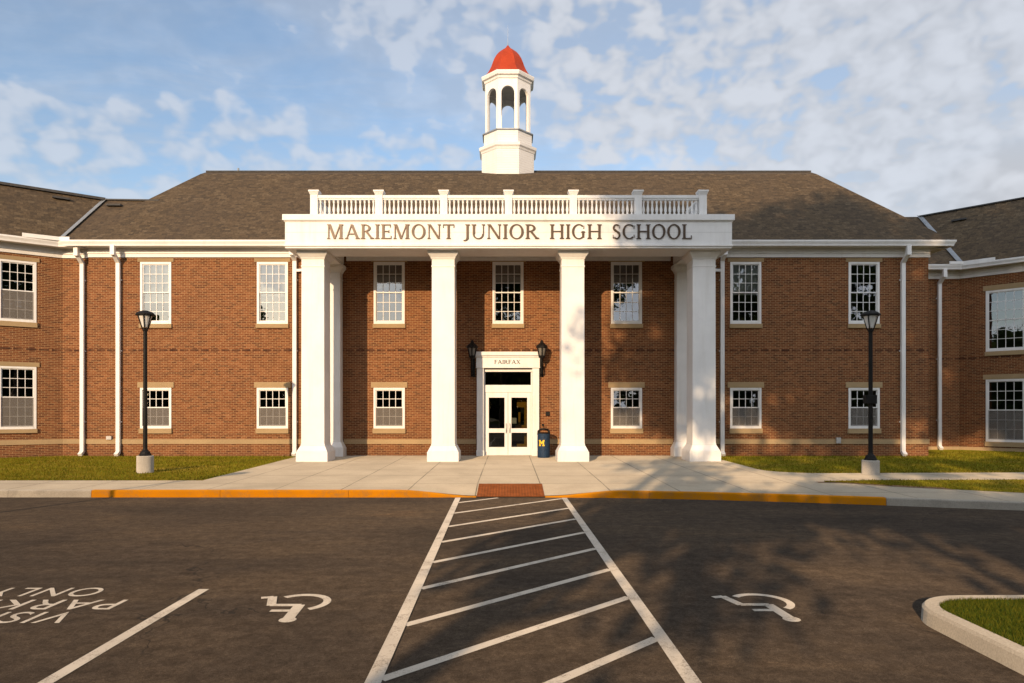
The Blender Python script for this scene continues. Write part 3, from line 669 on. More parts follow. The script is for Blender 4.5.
# ---- roofs
ER = DW - OV - 0.03; RD, RZ = 32.5, 13.42; KD, KZ = 31.15, 12.86
def roof_face(m, pts):                                      # uv: u along the horizontal, v up the slope
    P = [Vector(p) for p in pts]; n = (P[1] - P[0]).cross(P[2] - P[0]).normalized(); h = Vector((0, 0, 1)).cross(n).normalized(); s_ = n.cross(h)
    m.face(pts, [(p.dot(h), p.dot(s_)) for p in P])
m = MB(); EX, KX, RXE = 17.25, 14.05, 14.36; E2 = 2 * RD - ER; K2 = 2 * RD - KD
roof_face(m, [(-EX, ER, ZG), (EX, ER, ZG), (KX, KD, KZ), (-KX, KD, KZ)]); roof_face(m, [(-KX, KD, KZ), (KX, KD, KZ), (RXE, RD, RZ), (-RXE, RD, RZ)])
roof_face(m, [(EX, E2, ZG), (-EX, E2, ZG), (-KX, K2, KZ), (KX, K2, KZ)]); roof_face(m, [(KX, K2, KZ), (-KX, K2, KZ), (-RXE, RD, RZ), (RXE, RD, RZ)])
for g in (1, -1):
    q = [(g * EX, ER, ZG), (g * EX, E2, ZG), (g * KX, K2, KZ), (g * KX, KD, KZ)]; roof_face(m, q if g > 0 else q[::-1])
    q = [(g * KX, KD, KZ), (g * KX, K2, KZ), (g * RXE, RD, RZ)]; roof_face(m, q if g > 0 else q[::-1])
main_roof = bp(m, 'roof', M['shingle'])
m = MB(); m.bar((-RXE, RD, RZ + 0.01), (RXE, RD, RZ + 0.01), 0.20, 0.06)
bp(m, 'ridge_cap', M['ridge'], main_roof)
m = MB(); m.tube([(-12.9, 32.6, RZ - .1), (-12.9, 32.6, RZ + 0.22)], [0.05, 0.05]); bp(m, 'vent_pipe', M['flash'], main_roof)
# left connection and wing
LZ = 11.07; PLx, PLy = -17.24, 29.2
ecl = Vector(sl_.p(-tl * -1 * 1.0, OV, 0)[:2]); ecl = Vector((CLx + tl, CLy - OV))
dl = Vector((math.cos(TL), math.sin(TL)))
e0 = ecl - dl * 15; r0 = Vector((PLx, PLy)) - dl * 15; nb = Vector((-dl.y, dl.x))
m = MB()
roof_face(m, [(ecl.x, ecl.y, ZG), (-14.5, ecl.y, ZG - 0.06), (-14.5, PLy, LZ - 0.06), (PLx, PLy, LZ)])
roof_face(m, [(e0.x, e0.y, ZG), (ecl.x, ecl.y, ZG), (PLx, PLy, LZ), (r0.x, r0.y, LZ)])
b0, b1 = r0 + nb * 3.2, Vector((PLx, PLy)) + nb * 3.2 + dl * 1.0
roof_face(m, [(PLx, PLy, LZ), (b1.x, b1.y, ZG), (b0.x, b0.y, ZG), (r0.x, r0.y, LZ)])
roof_face(m, [(PLx, PLy, LZ), (-14.5, PLy, LZ - 0.06), (-14.5, PLy + 3, ZG), (b1.x, b1.y, ZG)])
lroof = bp(m, 'wing_roof', M['shingle'])
def valley(a, b, nm, par, wd=0.24):
    a = Vector(a); b = Vector(b); m = MB(); d = (b - a); s_ = Vector((d.y, -d.x, 0)).normalized() * wd / 2; up = Vector((0, 0, 0.05))
    e = Vector((0, 0, 0.15 * wd))
    m.face([a - s_ + up + e, a + up, b + up, b - s_ + up + e]); m.face([a + up, a + s_ + up + e, b + s_ + up + e, b + up])
    return bp(m, nm, M['flash'], par)
valley((ecl.x, ecl.y, ZG), (PLx, PLy, LZ), 'valley_flashing', lroof)
m = MB(); m.bar((r0.x, r0.y, LZ + 0.02), (PLx, PLy, LZ + 0.02), 0.25, 0.10); m.bar((PLx, PLy, LZ), (-14.9, PLy, LZ - 0.03), 0.2, 0.06)
bp(m, 'ridge_cap', M['ridge'], lroof)
# right connection and wing
RZ2 = 12.03; PRx, PRy = 21.1, 35.1
ecr = Vector((CRx - tr, CRy - OV)); dr = Vector((math.cos(TR), -math.sin(TR))); e1 = ecr + dr * 15; r1 = Vector((PRx, PRy)) + dr * 15; nb = Vector((-dr.y, dr.x))
m = MB()
roof_face(m, [(14.0, ecr.y, ZG - 0.05), (ecr.x, ecr.y, ZG), (PRx, PRy, RZ2), (14.0, PRy, RZ2 - 0.05)])
roof_face(m, [(ecr.x, ecr.y, ZG), (e1.x, e1.y, ZG), (r1.x, r1.y, RZ2), (PRx, PRy, RZ2)])
b0, b1 = Vector((PRx, PRy)) + nb * 4 - dr * 1.5, r1 + nb * 4
roof_face(m, [(PRx, PRy, RZ2), (r1.x, r1.y, RZ2), (b1.x, b1.y, ZG), (b0.x, b0.y, ZG)])
roof_face(m, [(14, PRy, RZ2 - .05), (PRx, PRy, RZ2), (b0.x, b0.y, ZG), (14, PRy + 4, ZG)])
rroof = bp(m, 'wing_roof', M['shingle'])
valley((ecr.x, ecr.y, ZG), (PRx, PRy, RZ2), 'valley_flashing', rroof)
m = MB(); m.bar((PRx, PRy, RZ2 + 0.01), (r1.x, r1.y, RZ2 + 0.01), 0.22, 0.06); bp(m, 'ridge_cap', M['ridge'], rroof)
# low roof vents
def vent(p, d, par):
    m = MB(); p = Vector(p); d = Vector((*d, 0)); m.bar(p - d * 0.30, p + d * 0.30, 0.22, 0.07); bp(m, 'roof_vent', M['ridge'], par)
def on_slope(e, d, r, u, t, ez, rz): q = Vector(e) + Vector(d) * u; return (*(q + Vector(r) * t), lerp(ez, rz, t) + 0.06)
vec = Vector((PLx, PLy)) - ecl; vent(on_slope(ecl, dl, vec, -1.35, 0.86, ZG, LZ), dl, lroof); vent((-16.6, 28.78, 10.72), (1, 0), lroof)
vec = Vector((PRx, PRy)) - ecr; vent(on_slope(ecr, dr, vec, 1.35, 0.78, ZG, RZ2), dr, rroof)
# snow/ice splash guards at the inner corners
m = MB(); m.bar((ecl.x - 1.1 * dl.x, ecl.y - 1.1 * dl.y - 0.12, ZG + .07), (ecl.x + 0.1, ecl.y - 0.12, ZG + .07), 0.05, 0.15); m.bar((ecl.x + 0.1, ecl.y - 0.12, ZG + .07), (ecl.x + 0.5, ecl.y - 0.12, ZG + .07), 0.05, 0.15); bp(m, 'splash_guard', M['white'], lroof)
m = MB(); m.bar((ecr.x - 0.6, ecr.y - 0.12, ZG + .06), (ecr.x, ecr.y - 0.12, ZG + .06), 0.05, 0.13); m.bar((ecr.x, ecr.y - 0.12, ZG + .06), (ecr.x + 1.2 * dr.x, ecr.y + 1.2 * dr.y - .12, ZG + .06), 0.05, 0.13); bp(m, 'splash_guard', M['white'], rroof)

# ---- downspouts
def downspout(x, yw, ztop=7.92, gut=True, zb=0.42):
    m = MB(); y = yw - 0.10
    m.box(x - 0.075, x + 0.075, y - 0.055, y + 0.055, zb, ztop)
    m.bar((x, y, zb + 0.02), (x, y - 0.16, zb - 0.10), 0.15, 0.11)
    if gut:
        m.bar((x, y, ztop - 0.02), (x, yw - OV - 0.02, ZS - 0.27), 0.15, 0.11); m.box(x - 0.08, x + 0.08, yw - OV - 0.09, yw - OV + 0.05, ZS - 0.36, ZS + 0.01)
    for z in (1.6, 4.4, 7.2): m.box(x - 0.10, x + 0.10, y + 0.03, yw + 0.0, z, z + 0.05)
    bp(m, 'downspout', M['white'])
downspout(-15.37, DW); downspout(15.54, DW); downspout(-16.88, 27.15); downspout(19.75, CRy)
for sgn in (-1, 1):
    downspout(sgn * 8.42, DW, 8.0)
    m = MB(); m.bar((sgn * 8.36, DW - 0.10, 7.58), (sgn * 7.36, DW - 0.10, 7.66), 0.10, 0.10); bp(m, 'drain_link', M['white'])

# ---- portico
HWC = 0.415
def column(name, x, y0, depth, zb, z1=7.70, fl=True):
    yc = y0 + depth / 2; b = depth / 2; a = HWC
    m = MB(); m.frust(x, yc, zb + 0.62, z1 - 0.42, a, b, a * 0.975, b * (0.975 if fl else 1)); o = bp(m, name, M['white'], bevel=0.012)
    m = MB(); e = lambda q: b + q
    m.frust(x, yc, zb - 0.05, zb + 0.34, a + 0.145, e(0.145), a + 0.145, e(0.145))
    m.frust(x, yc, zb + 0.34, zb + 0.37, a + 0.125, e(0.125), a + 0.125, e(0.125)); m.frust(x, yc, zb + 0.37, zb + 0.56, a + 0.12, e(0.12), a + 0.02, e(0.02)); m.frust(x, yc, zb + 0.56, zb + 0.625, a + 0.012, e(0.012), a + 0.012, e(0.012))
    bp(m, 'base', M['white'], o, bevel=0.008)
    m = MB(); t = a * 0.975; s_ = b * (0.975 if fl else 1)
    m.frust(x, yc, z1 - 0.52, z1 - 0.47, t + 0.018, s_ + 0.018, t + 0.018, s_ + 0.018); m.frust(x, yc, z1 - 0.43, z1 - 0.24, t, s_, t, s_); m.frust(x, yc, z1 - 0.24, z1 - 0.18, t + 0.02, s_ + 0.02, t + 0.04, s_ + 0.04)
    m.frust(x, yc, z1 - 0.18, z1 - 0.07, t + 0.04, s_ + 0.04, t + 0.125, s_ + 0.125); m.frust(x, yc, z1 - 0.07, z1 + 0.05, t + 0.14, s_ + 0.14, t + 0.14, s_ + 0.14)
    bp(m, 'capital', M['white'], o, bevel=0.006)
DF = 24.3
for cx_ in (-6.965, -2.325, 2.295, 6.965): column('column', cx_, DF, 2 * HWC, gz(cx_, 24.5) - 0.0)
for sgn in (-1, 1): column('pilaster', sgn * 6.965, 26.62, 0.50, 0.28, 7.70, False)
# entablature
HW, FE = 7.80, 23.84
ent = MB()
def ring(m, hw, f, back, z0, z1, t=1.30):
    m.box(-hw, hw, f, f + t, z0, z1); m.box(-hw, -hw + t, f + t, back, z0, z1); m.box(hw - t, hw, f + t, back, z0, z1)
ring(ent, HW, FE, 26.99, 7.86, 8.66); ring(ent, HW + 0.0, FE - 0.0, 26.98, 7.735, 7.80); ring(ent, HW + 0.04, FE - 0.045, 26.98, 7.80, 7.861)
ring(ent, HW + 0.03, FE - 0.03, 26.96, 8.661, 8.70); ring(ent, HW + 0.075, FE - 0.075, 26.95, 8.70, 8.90)
ent.box(-HW + 0.1, HW - 0.1, FE + 0.4, 26.9, 8.60, 8.655)
ent.box(-HW + 1.2, HW - 1.2, FE + 1.25, 26.97, 8.22, 8.27)                   # porch ceiling
for x0 in (-4.6, -2.3, 0, 2.3, 4.6): ent.box(x0 - 0.015, x0 + 0.015, FE + 1.3, 26.9, 8.213, 8.221)
ento = bp(ent, 'entablature', M['white'])
m = MB(); front.strip(m, -6.4, 6.4, 7.98, 8.10, 0.05); front.strip(m, -6.4, 6.4, 8.102, 8.215, 0.09); bp(m, 'porch_frieze', M['white'])
m = MB(); m.box(-HW, HW, FE - 0.003, FE + 0.01, 8.285, 8.292); bp(m, 'board_joint', M['grey'], ento)

# ---- raised roman capitals, drawn stroke by stroke (cap height 1)
def glyph(ch):
    P = []
    def q(*p): P.append(list(p))
    def rect(x0, x1, y0, y1): q((x0, y0), (x1, y0), (x1, y1), (x0, y1))
    K, H_, SF = 0.145, 0.065, 0.045
    def serif(x0, x1, y, o=0.07):
        s_ = 1 if y < 0.5 else -1
        q((x0 - o, y), (x1 + o, y), (x1 + o, y + s_ * SF * 0.7), (x1, y + s_ * SF * 2.0), (x0, y + s_ * SF * 2.0), (x0 - o, y + s_ * SF * 0.7))
    def stem(x, wd=K, y0=0, y1=1, lo=True, hi=True):
        rect(x, x + wd, y0, y1)
        if lo: serif(x, x + wd, y0)
        if hi: serif(x, x + wd, y1)
    def diag(x0, y0, x1, y1, wd): q((x0 - wd / 2, y0), (x0 + wd / 2, y0), (x1 + wd / 2, y1), (x1 - wd / 2, y1))
    def arc(cx, cy, rx, ry, a0, a1, th=K, tv=H_, n=18):
        pts = [R(lerp(a0, a1, i / n)) for i in range(n + 1)]
        for a, b in zip(pts, pts[1:]):
            q((cx + rx * math.cos(a), cy + ry * math.sin(a)), (cx + rx * math.cos(b), cy + ry * math.sin(b)),
              (cx + (rx - th) * math.cos(b), cy + (ry - tv) * math.sin(b)), (cx + (rx - th) * math.cos(a), cy + (ry - tv) * math.sin(a)))
    def tick(x, y0, y1, s_=1): q((x, y0), (x - 0.05 * s_, y0), (x - 0.015 * s_, y1), (x, y1))
    if ch == 'I': stem(0.09); return P, 0.32
    if ch == 'M':
        diag(0.20, 1, 0.52, 0, 0.15); diag(0.52, 0, 0.86, 1, 0.07); stem(0.11, 0.065); stem(0.84, K); serif(0.11, 0.2, 1, 0.05); return P, 1.10
    if ch == 'A':
        diag(0.12, 0, 0.42, 1, 0.065); diag(0.80, 0, 0.43, 1, 0.155); rect(0.20, 0.66, 0.31, 0.37); serif(0.09, 0.15, 0, 0.08); serif(0.73, 0.88, 0, 0.06); return P, 0.93
    if ch == 'R':
        stem(0.09); arc(0.26, 0.745, 0.37, 0.255, -90, 90); rect(0.2, 0.28, 0.935, 1); rect(0.2, 0.28, 0.49, 0.555); diag(0.72, 0, 0.36, 0.51, 0.16); serif(0.66, 0.80, 0, 0.06); return P, 0.84
    if ch in 'EF':
        stem(0.09); rect(0.2, 0.60, 0.94, 1); tick(0.62, 0.80, 1); rect(0.2, 0.50, 0.49, 0.55); tick(0.52, 0.42, 0.62)
        if ch == 'E': rect(0.2, 0.63, 0, 0.06); tick(0.66, 0.21, 0)
        return P, 0.70 if ch == 'E' else 0.66
    if ch == 'O': arc(0.46, 0.5, 0.43, 0.52, 0, 360, n=36); return P, 0.92
    if ch == 'N': stem(0.11, 0.065); diag(0.18, 1, 0.76, 0, 0.16); stem(0.745, 0.065, 0, 1, False, True); return P, 0.92
    if ch == 'T': stem(0.32, K, 0, 1, True, False); rect(0.04, 0.745, 0.94, 1); tick(0.04, 0.78, 1, -1); tick(0.745, 0.78, 1); return P, 0.79
    if ch == 'J': stem(0.20, K, 0.10, 1, False, True); arc(0.10, 0.10, 0.245, 0.25, -110, 0, K, 0.07); return P, 0.44
    if ch == 'U': stem(0.09, K, 0.34, 1, False, True); stem(0.70, 0.065, 0.34, 1, False, True); arc(0.4275, 0.34, 0.3375, 0.36, 180, 360, 0.11, 0.07); return P, 0.87
    if ch == 'H': stem(0.09); stem(0.70); rect(0.2, 0.72, 0.48, 0.545); return P, 0.94
    if ch in 'CG':
        arc(0.46, 0.5, 0.43, 0.52, 48, 312, n=28)
        tick(0.79, 0.70, 0.93)
        if ch == 'G': rect(0.66, 0.80, 0.10, 0.44); serif(0.66, 0.80, 0.44, 0.06)
        else: tick(0.80, 0.28, 0.08)
        return P, 0.92 if ch == 'G' else 0.86
    if ch == 'S':
        arc(0.31, 0.755, 0.235, 0.26, 40, 262, 0.12, 0.08); arc(0.32, 0.265, 0.255, 0.285, 88, -140, 0.12, 0.08); tick(0.535, 0.72, 0.93); q((0.08, 0.04), (0.13, 0.04), (0.10, 0.28), (0.08, 0.28))
        q((0.15, 0.63), (0.25, 0.68), (0.50, 0.40), (0.42, 0.34)); return P, 0.62
    if ch == 'L': stem(0.09); rect(0.2, 0.60, 0, 0.06); tick(0.63, 0.23, 0); return P, 0.66
    if ch == 'X': diag(0.72, 0, 0.14, 1, 0.155); diag(0.12, 0, 0.70, 1, 0.065); serif(0.09, 0.15, 0); serif(0.65, 0.79, 0); serif(0.07, 0.21, 1); serif(0.67, 0.73, 1); return P, 0.85
    return P, 0.5
def lettering(words, zb_, h, y, depth, name, mat, parent):        # words: (text, x0, x1)
    m = MB()
    for txt, x0, x1 in words:
        gl = [glyph(c) for c in txt]; sp_ = 0.05; tot = sum(g[1] for g in gl) + sp_ * (len(gl) - 1); sx = (x1 - x0) / tot; xx = x0
        for polys, adv in gl:
            for i, pl in enumerate(polys):
                d = depth + 0.0006 * (i % 9)
                pts = [(xx + p[0] * sx, zb_ + p[1] * h) for p in pl]; n = len(pts)
                A = [(p[0], y - d, p[1]) for p in pts]; B = [(p[0], y, p[1]) for p in pts]
                m.face(A)
                for k in range(n): j = (k + 1) % n; m.face([B[k], B[j], A[j], A[k]])
            xx += (adv + sp_) * sx
    me = m.mesh(name, mat)
    bm = bmesh.new(); bm.from_mesh(me); bmesh.ops.remove_doubles(bm, verts=bm.verts, dist=1e-6)
    bmesh.ops.recalc_face_normals(bm, faces=bm.faces); bm.to_mesh(me); bm.free()
    return link(name, me, parent)
kx = FE / FPX
for t, a, b in (('MARIEMONT', 326.5, 455), ('JUNIOR', 463, 539), ('HIGH', 549.5, 602), ('SCHOOL', 611.5, 692)): lettering([(t, (a - CX) * kx, (b - CX) * kx)], 8.055, 0.505, FE - 0.002, 0.035, 'raised_lettering', M['bronze'], ento)

# ---- balustrade
BY = 24.30; BZ = 8.90
bal = MB()
PX = [-6.89 + i * 2.2967 for i in range(7)]
YB = 26.2
for a, b in zip(PX, PX[1:]):
    bal.box(a + .13, b - .13, BY - 0.10, BY + 0.10, BZ + 0.70, BZ + 0.80); bal.box(a + .13, b - .13, BY - 0.07, BY + 0.07, BZ + 0.645, BZ + 0.70); bal.box(a + .13, b - .13, BY - 0.09, BY + 0.09, BZ + 0.03, BZ + 0.13)
for s_ in (-1, 1):
    x_ = s_ * 6.89; bal.box(x_ - .10, x_ + .10, BY + .13, YB, BZ + 0.70, BZ + 0.80); bal.box(x_ - .07, x_ + .07, BY + .13, YB, BZ + 0.645, BZ + 0.70); bal.box(x_ - .09, x_ + .09, BY + .13, YB, BZ + 0.03, BZ + 0.13)
balo = bp(bal, 'balustrade', M['white'])
pm = MB(); pm.box(-.13, .13, -.13, .13, 0, 0.80); pm.frust(0, 0, 0.80, 0.91, 0.13, 0.13, 0.175, 0.175); pm.frust(0, 0, 0.91, 0.965, 0.185, 0.185, 0.185, 0.185); pm.frust(0, 0, 0.0, 0.10, 0.15, 0.15, 0.15, 0.15)
pme = pm.mesh('post', M['white'])
for x_ in PX: link('post', pme, balo, (x_, BY, BZ))
bm_ = MB(); bm_.lathe([(0.045, 0.13), (0.045, 0.17), (0.028, 0.19), (0.05, 0.27), (0.052, 0.32), (0.03, 0.45), (0.026, 0.53), (0.042, 0.56), (0.03, 0.585), (0.045, 0.60), (0.045, 0.645)], 10)
bme = bm_.mesh('baluster', M['white'], True)
for a, b in zip(PX, PX[1:]):
    for i in range(13): link('baluster', bme, balo, (lerp(a + .13, b - .13, (i + .5) / 13), BY, BZ))
for s_ in (-1, 1):
    for i in range(11): link('baluster', bme, balo, (s_ * 6.89, lerp(BY + .13, YB, (i + .5) / 11), BZ))

# ---- cupola (octagonal)
CXC, CYC = -0.03, 32.5
C8 = 1 / math.cos(R(22.5)); ROT = R(22.5)
cu = MB()
def octa(m, prof): m.lathe([(r * C8, z) for r, z in prof], 8, CXC, CYC, ROT)
octa(cu, [(1.22, 12.2), (1.22, 14.12)])
octa(cu, [(1.12, 14.3), (1.12, 14.98)])
cup = bp(cu, 'cupola', M['siding'])
m = MB(); octa(m, [(1.24, 14.08), (1.27, 14.16), (1.33, 14.22), (1.35, 14.34), (1.18, 14.40), (1.14, 14.40)]); bp(m, 'moulding', M['white'], cup)
m = MB(); octa(m, [(1.13, 14.96), (1.19, 14.985), (1.19, 15.03), (1.13, 15.05)]); bp(m, 'ledge', M['flash'], cup)
m = MB(); Ro = 1.06; th = 0.13; half = Ro * math.tan(R(22.5)); oh = 0.30; zs, z0, zt = 16.74, 15.04, 17.4
for k in range(8):
    a = R(45 * k) - R(90); n = Vector((math.cos(a), math.sin(a))); t = Vector((-n.y, n.x))
    def pt(s_, z, d): q = Vector((CXC, CYC)) + n * (Ro - d) + t * s_ * ((Ro - d) / Ro if abs(abs(s_) - half) < 1e-6 else 1); return (q.x, q.y, z)
    def slab(poly):
        A = [pt(s_, z, 0) for s_, z in poly]; B = [pt(s_, z, th) for s_, z in poly]; m.face(A); m.face(B[::-1]); N_ = len(poly)
        for i in range(N_): j = (i + 1) % N_; m.face([A[i], B[i], B[j], A[j]])
    slab([(-half, z0), (-oh, z0), (-oh, zs), (-half, zs)]); slab([(oh, z0), (half, z0), (half, zs), (oh, zs)])
    ar = [(-oh * math.cos(R(18 * i)), zs + oh * math.sin(R(18 * i))) for i in range(11)]
    edge = [(-half, zs)] + [(lerp(-half, half, i / 10), zt) for i in range(11)] + [(half, zs)]
    slab([(-half, zs), (-oh, zs)] + [ar[1]] + [(-half, zt)]); slab([(oh, zs), (half, zs), (half, zt), ar[9]])
    tops = [(lerp(-half, half, (i - 1) / 8), zt) for i in range(1, 10)]
    for i in range(1, 9): slab([ar[i], ar[i + 1], tops[i], tops[i - 1]])
    # slim impost and corner trims
bp(m, 'arcade', M['white'], cup, fix=True)
m = MB(); octa(m, [(0.95, 17.26), (0.95, 17.30)]); bp(m, 'ceiling', M['grey'], cup)
m = MB(); octa(m, [(1.06, 17.36), (1.10, 17.40), (1.12, 17.48), (1.20, 17.52), (1.235, 17.64), (1.235, 17.69), (1.0, 17.71)]); bp(m, 'cornice', M['white'], cup)
m = MB(); octa(m, [(1.17, 17.70), (1.05, 17.80), (0.94, 17.95), (0.85, 18.12), (0.775, 18.3), (0.71, 18.5), (0.635, 18.7), (0.54, 18.88), (0.42, 19.04), (0.27, 19.18), (0.12, 19.30), (0.05, 19.40), (0.012, 19.46)]); bp(m, 'dome', M['redmetal'], cup)
m = MB(); m.tube([(CXC, CYC, 19.35), (CXC, CYC, 19.60)], [0.035, 0.008]); m.tube([(CXC, CYC, 19.55), (CXC, CYC, 20.4)], [0.008, 0.003], 6); bp(m, 'finial', M['flash'], cup)

# ---- entrance
dx = DOORX
m = MB()
for s_ in (-1, 1):
    x_ = dx + s_ * 1.09; m.box(x_ - 0.135, x_ + 0.135, DW - 0.17, DW + 0.10, 0.28, 3.78); m.box(x_ - 0.155, x_ + 0.155, DW - 0.19, DW - 0.002, 0.27, 0.50)
m.box(dx - 0.955, dx + 0.955, DW - 0.02, DW + 0.10, 3.60, 3.695)
m.box(dx - 0.955, dx + 0.955, DW + 0.02, DW + 0.14, 2.79, 3.08)                       # rail under the transom
for s_ in (-1, 1): m.box(dx + s_ * 0.925 - 0.03, dx + s_ * 0.925 + 0.03, DW + 0.03, DW + 0.13, 0.30, 2.79); m.box(dx + s_ * 0.93 - 0.025, dx + s_ * 0.93 + 0.025, DW + 0.03, DW + 0.13, 3.08, 3.60)
sur = bp(m, 'door_surround', M['white'], bevel=0.006)
m = MB(); m.box(dx - 1.25, dx + 1.25, DW - 0.21, DW + 0.06, 3.78, 4.16); m.box(dx - 1.28, dx + 1.28, DW - 0.25, DW + 0.05, 4.162, 4.22); m.box(dx - 1.32, dx + 1.32, DW - 0.31, DW + 0.04, 4.222, 4.37); m.box(dx - 1.26, dx + 1.26, DW - 0.22, DW + 0.03, 3.74, 3.779)
hd = bp(m, 'header', M['white'], sur, bevel=0.006)
o = lettering([('FAIRFAX', (494.3 - CX) * 26.8 / FPX, (520.3 - CX) * 26.8 / FPX)], 3.90, 0.15, DW - 0.212, 0.012, 'raised_lettering', M['darkletter'], sur)
m = MB(); m.face([(dx - .9, DW + .07, 3.08), (dx + .9, DW + .07, 3.08), (dx + .9, DW + .07, 3.6), (dx - .9, DW + .07, 3.6)]); bp(m, 'transom_pane', M['doorglass'], sur)
for s_, (g0, g1) in ((-1, (486.9, 502.7)), (1, (511.0, 527.2))):
    x0, x1 = (dx - 0.89, dx - 0.006) if s_ < 0 else (dx + 0.006, dx + 0.89)
    a, b = (x0 + 0.13, x1 - 0.13)
    m = MB(); y0, y1 = DW + 0.045, DW + 0.095; zs_ = [0.31, 0.62, 1.19, 1.36, 2.58, 2.785]
    m.box(x0, a, y0, y1, zs_[0], zs_[5]); m.box(b, x1, y0, y1, zs_[0], zs_[5])
    for c, d in ((0, 1), (2, 3), (4, 5)): m.box(a, b, y0, y1, zs_[c], zs_[d])
    do = bp(m, 'door', M['white'], bevel=0.004)
    m = MB()
    for c, d in ((1, 2), (3, 4)): m.face([(a, DW + .07, zs_[c]), (b, DW + .07, zs_[c]), (b, DW + .07, zs_[d]), (a, DW + .07, zs_[d])])
    bp(m, 'pane', M['doorglass'], do)
    hx = dx - s_ * -0.07; m = MB(); m.tube([(hx, y0 - 0.01, 1.18), (hx, y0 - 0.06, 1.22), (hx, y0 - 0.06, 1.52), (hx, y0 - 0.01, 1.56)], [0.014] * 4); bp(m, 'handle', M['silver'], do, smooth=True)
    if s_ > 0:
        m = MB(); m.box(a + 0.01, a + 0.20, DW + 0.076, DW + 0.080, 1.55, 1.78); bp(m, 'notice', M['paper'], do)
m = MB(); m.box(dx + 0.36, dx + 0.78, 27.62, 27.66, 2.20, 2.52); m.box(dx + 0.66, dx + 0.80, 27.62, 27.66, 0.4, 2.2); m.box(dx + 0.42, dx + 0.50, 27.7, 27.74, 1.3, 2.0); m.box(dx + 0.30, dx + 0.7, 27.68, 27.72, 1.3, 1.48); m.box(dx + 0.36, dx + 0.66, 27.64, 27.67, 0.55, 0.72)
bp(m, 'yellow_frame', M['ochre'])
m = MB(); m.box(dx - 0.95, dx + 0.95, DW - 0.06, DW + 0.14, 0.27, 0.308); bp(m, 'threshold', M['silver'])

def wall_lamp(x):
    y = DW - 0.52
    m = MB(); m.lathe([(0.02, 4.80), (0.05, 4.76), (0.07, 4.70), (0.19, 4.60), (0.225, 4.55), (0.225, 4.50), (0.18, 4.49)], 10, x, y)
    m.lathe([(0.06, 4.08), (0.12, 4.12), (0.13, 4.17), (0.10, 4.20)], 10, x, y)
    for k in range(6):
        a = R(60 * k + 30); m.tube([(x + 0.12 * math.cos(a), y + 0.12 * math.sin(a), 4.17), (x + 0.19 * math.cos(a), y + 0.19 * math.sin(a), 4.51)], [0.022, 0.022], 5)
    m.tube([(x, y, 4.12), (x, y + 0.02, 3.98), (x, y + 0.16, 3.84), (x, y + 0.34, 3.86), (x, DW - 0.03, 4.00)], [0.035, 0.035, 0.032, 0.03, 0.03], 8)
    sc = [(x, DW - 0.24 + 0.17 * math.cos(R(a)) * (1 - a / 1000), 3.66 + 0.19 * math.sin(R(a)) * (1 - a / 1000)) for a in range(60, 480, 30)]
    m.tube(sc, [0.028] * len(sc), 6); m.box(x - 0.08, x + 0.08, DW - 0.045, DW - 0.002, 3.40, 4.12); m.tube([(x, DW - 0.03, 3.46), (x, DW - 0.16, 3.46), (x, DW - 0.20, 3.55)], [0.04, 0.04, 0.025], 6)
    o = bp(m, 'wall_lamp', M['black'])
    g = MB(); g.lathe([(0.10, 4.20), (0.165, 4.50)], 10, x, y); bp(g, 'lamp_glass', M['dimglass'], o)
wall_lamp((472.2 - CX) * 26.5 / FPX); wall_lamp((541.8 - CX) * 26.5 / FPX)
m = MB(); m.box(1.47, 1.63, DW - 0.05, DW - .001, 1.86, 2.03); bp(m, 'call_box', M['black'], bevel=0.01)
m = MB(); m.lathe([(0.05, 0), (0.05, 0.05)], 10); o = m.build('wall_fitting', M['black'], bld); o.location = Vector((1.36, DW - 0.001, 1.50)) - BO; o.rotation_euler = (R(90), 0, 0)
m = MB(); m.box(-15.86, -15.66, DW - 0.09, DW - .001, 0.92, 1.06); bp(m, 'outlet_box', M['grey']); m = MB(); m.box(12.93, 13.1, DW - 0.09, DW - .001, 0.78, 1.0); bp(m, 'outlet_box', M['grey'])

# ------------------------------------------------------------------ litter bin
bx, by = 1.34, 26.02; bz = gz(bx, by)
bin_ = empty('litter_bin', (bx, by, bz), 'navy blue litter bin with yellow emblem and black hooded lid right of the doors', 'bin')
m = MB(); m.lathe([(0.225, 0.0), (0.235, 0.03), (0.24, 0.06), (0.24, 0.86), (0.25, 0.87), (0.25, 0.91), (0.2, 0.92)], 24); m.build('body', M['navy'], bin_, smooth=False)
m = MB(); m.lathe([(0.245, 0.905), (0.25, 0.92), (0.24, 0.94), (0.17, 0.955), (0.10, 0.955)], 24)
for s_ in (-1, 1): m.tube([(s_ * 0.20, 0, 0.94), (s_ * 0.20, 0.0, 1.00), (s_ * 0.14, 0, 1.06), (0, 0, 1.08)], [0.045, 0.045, 0.04, 0.04], 8)
m.lathe([(0.17, 1.055), (0.16, 1.085), (0.10, 1.115), (0.01, 1.125)], 18)
m.build('lid', M['black'], bin_)
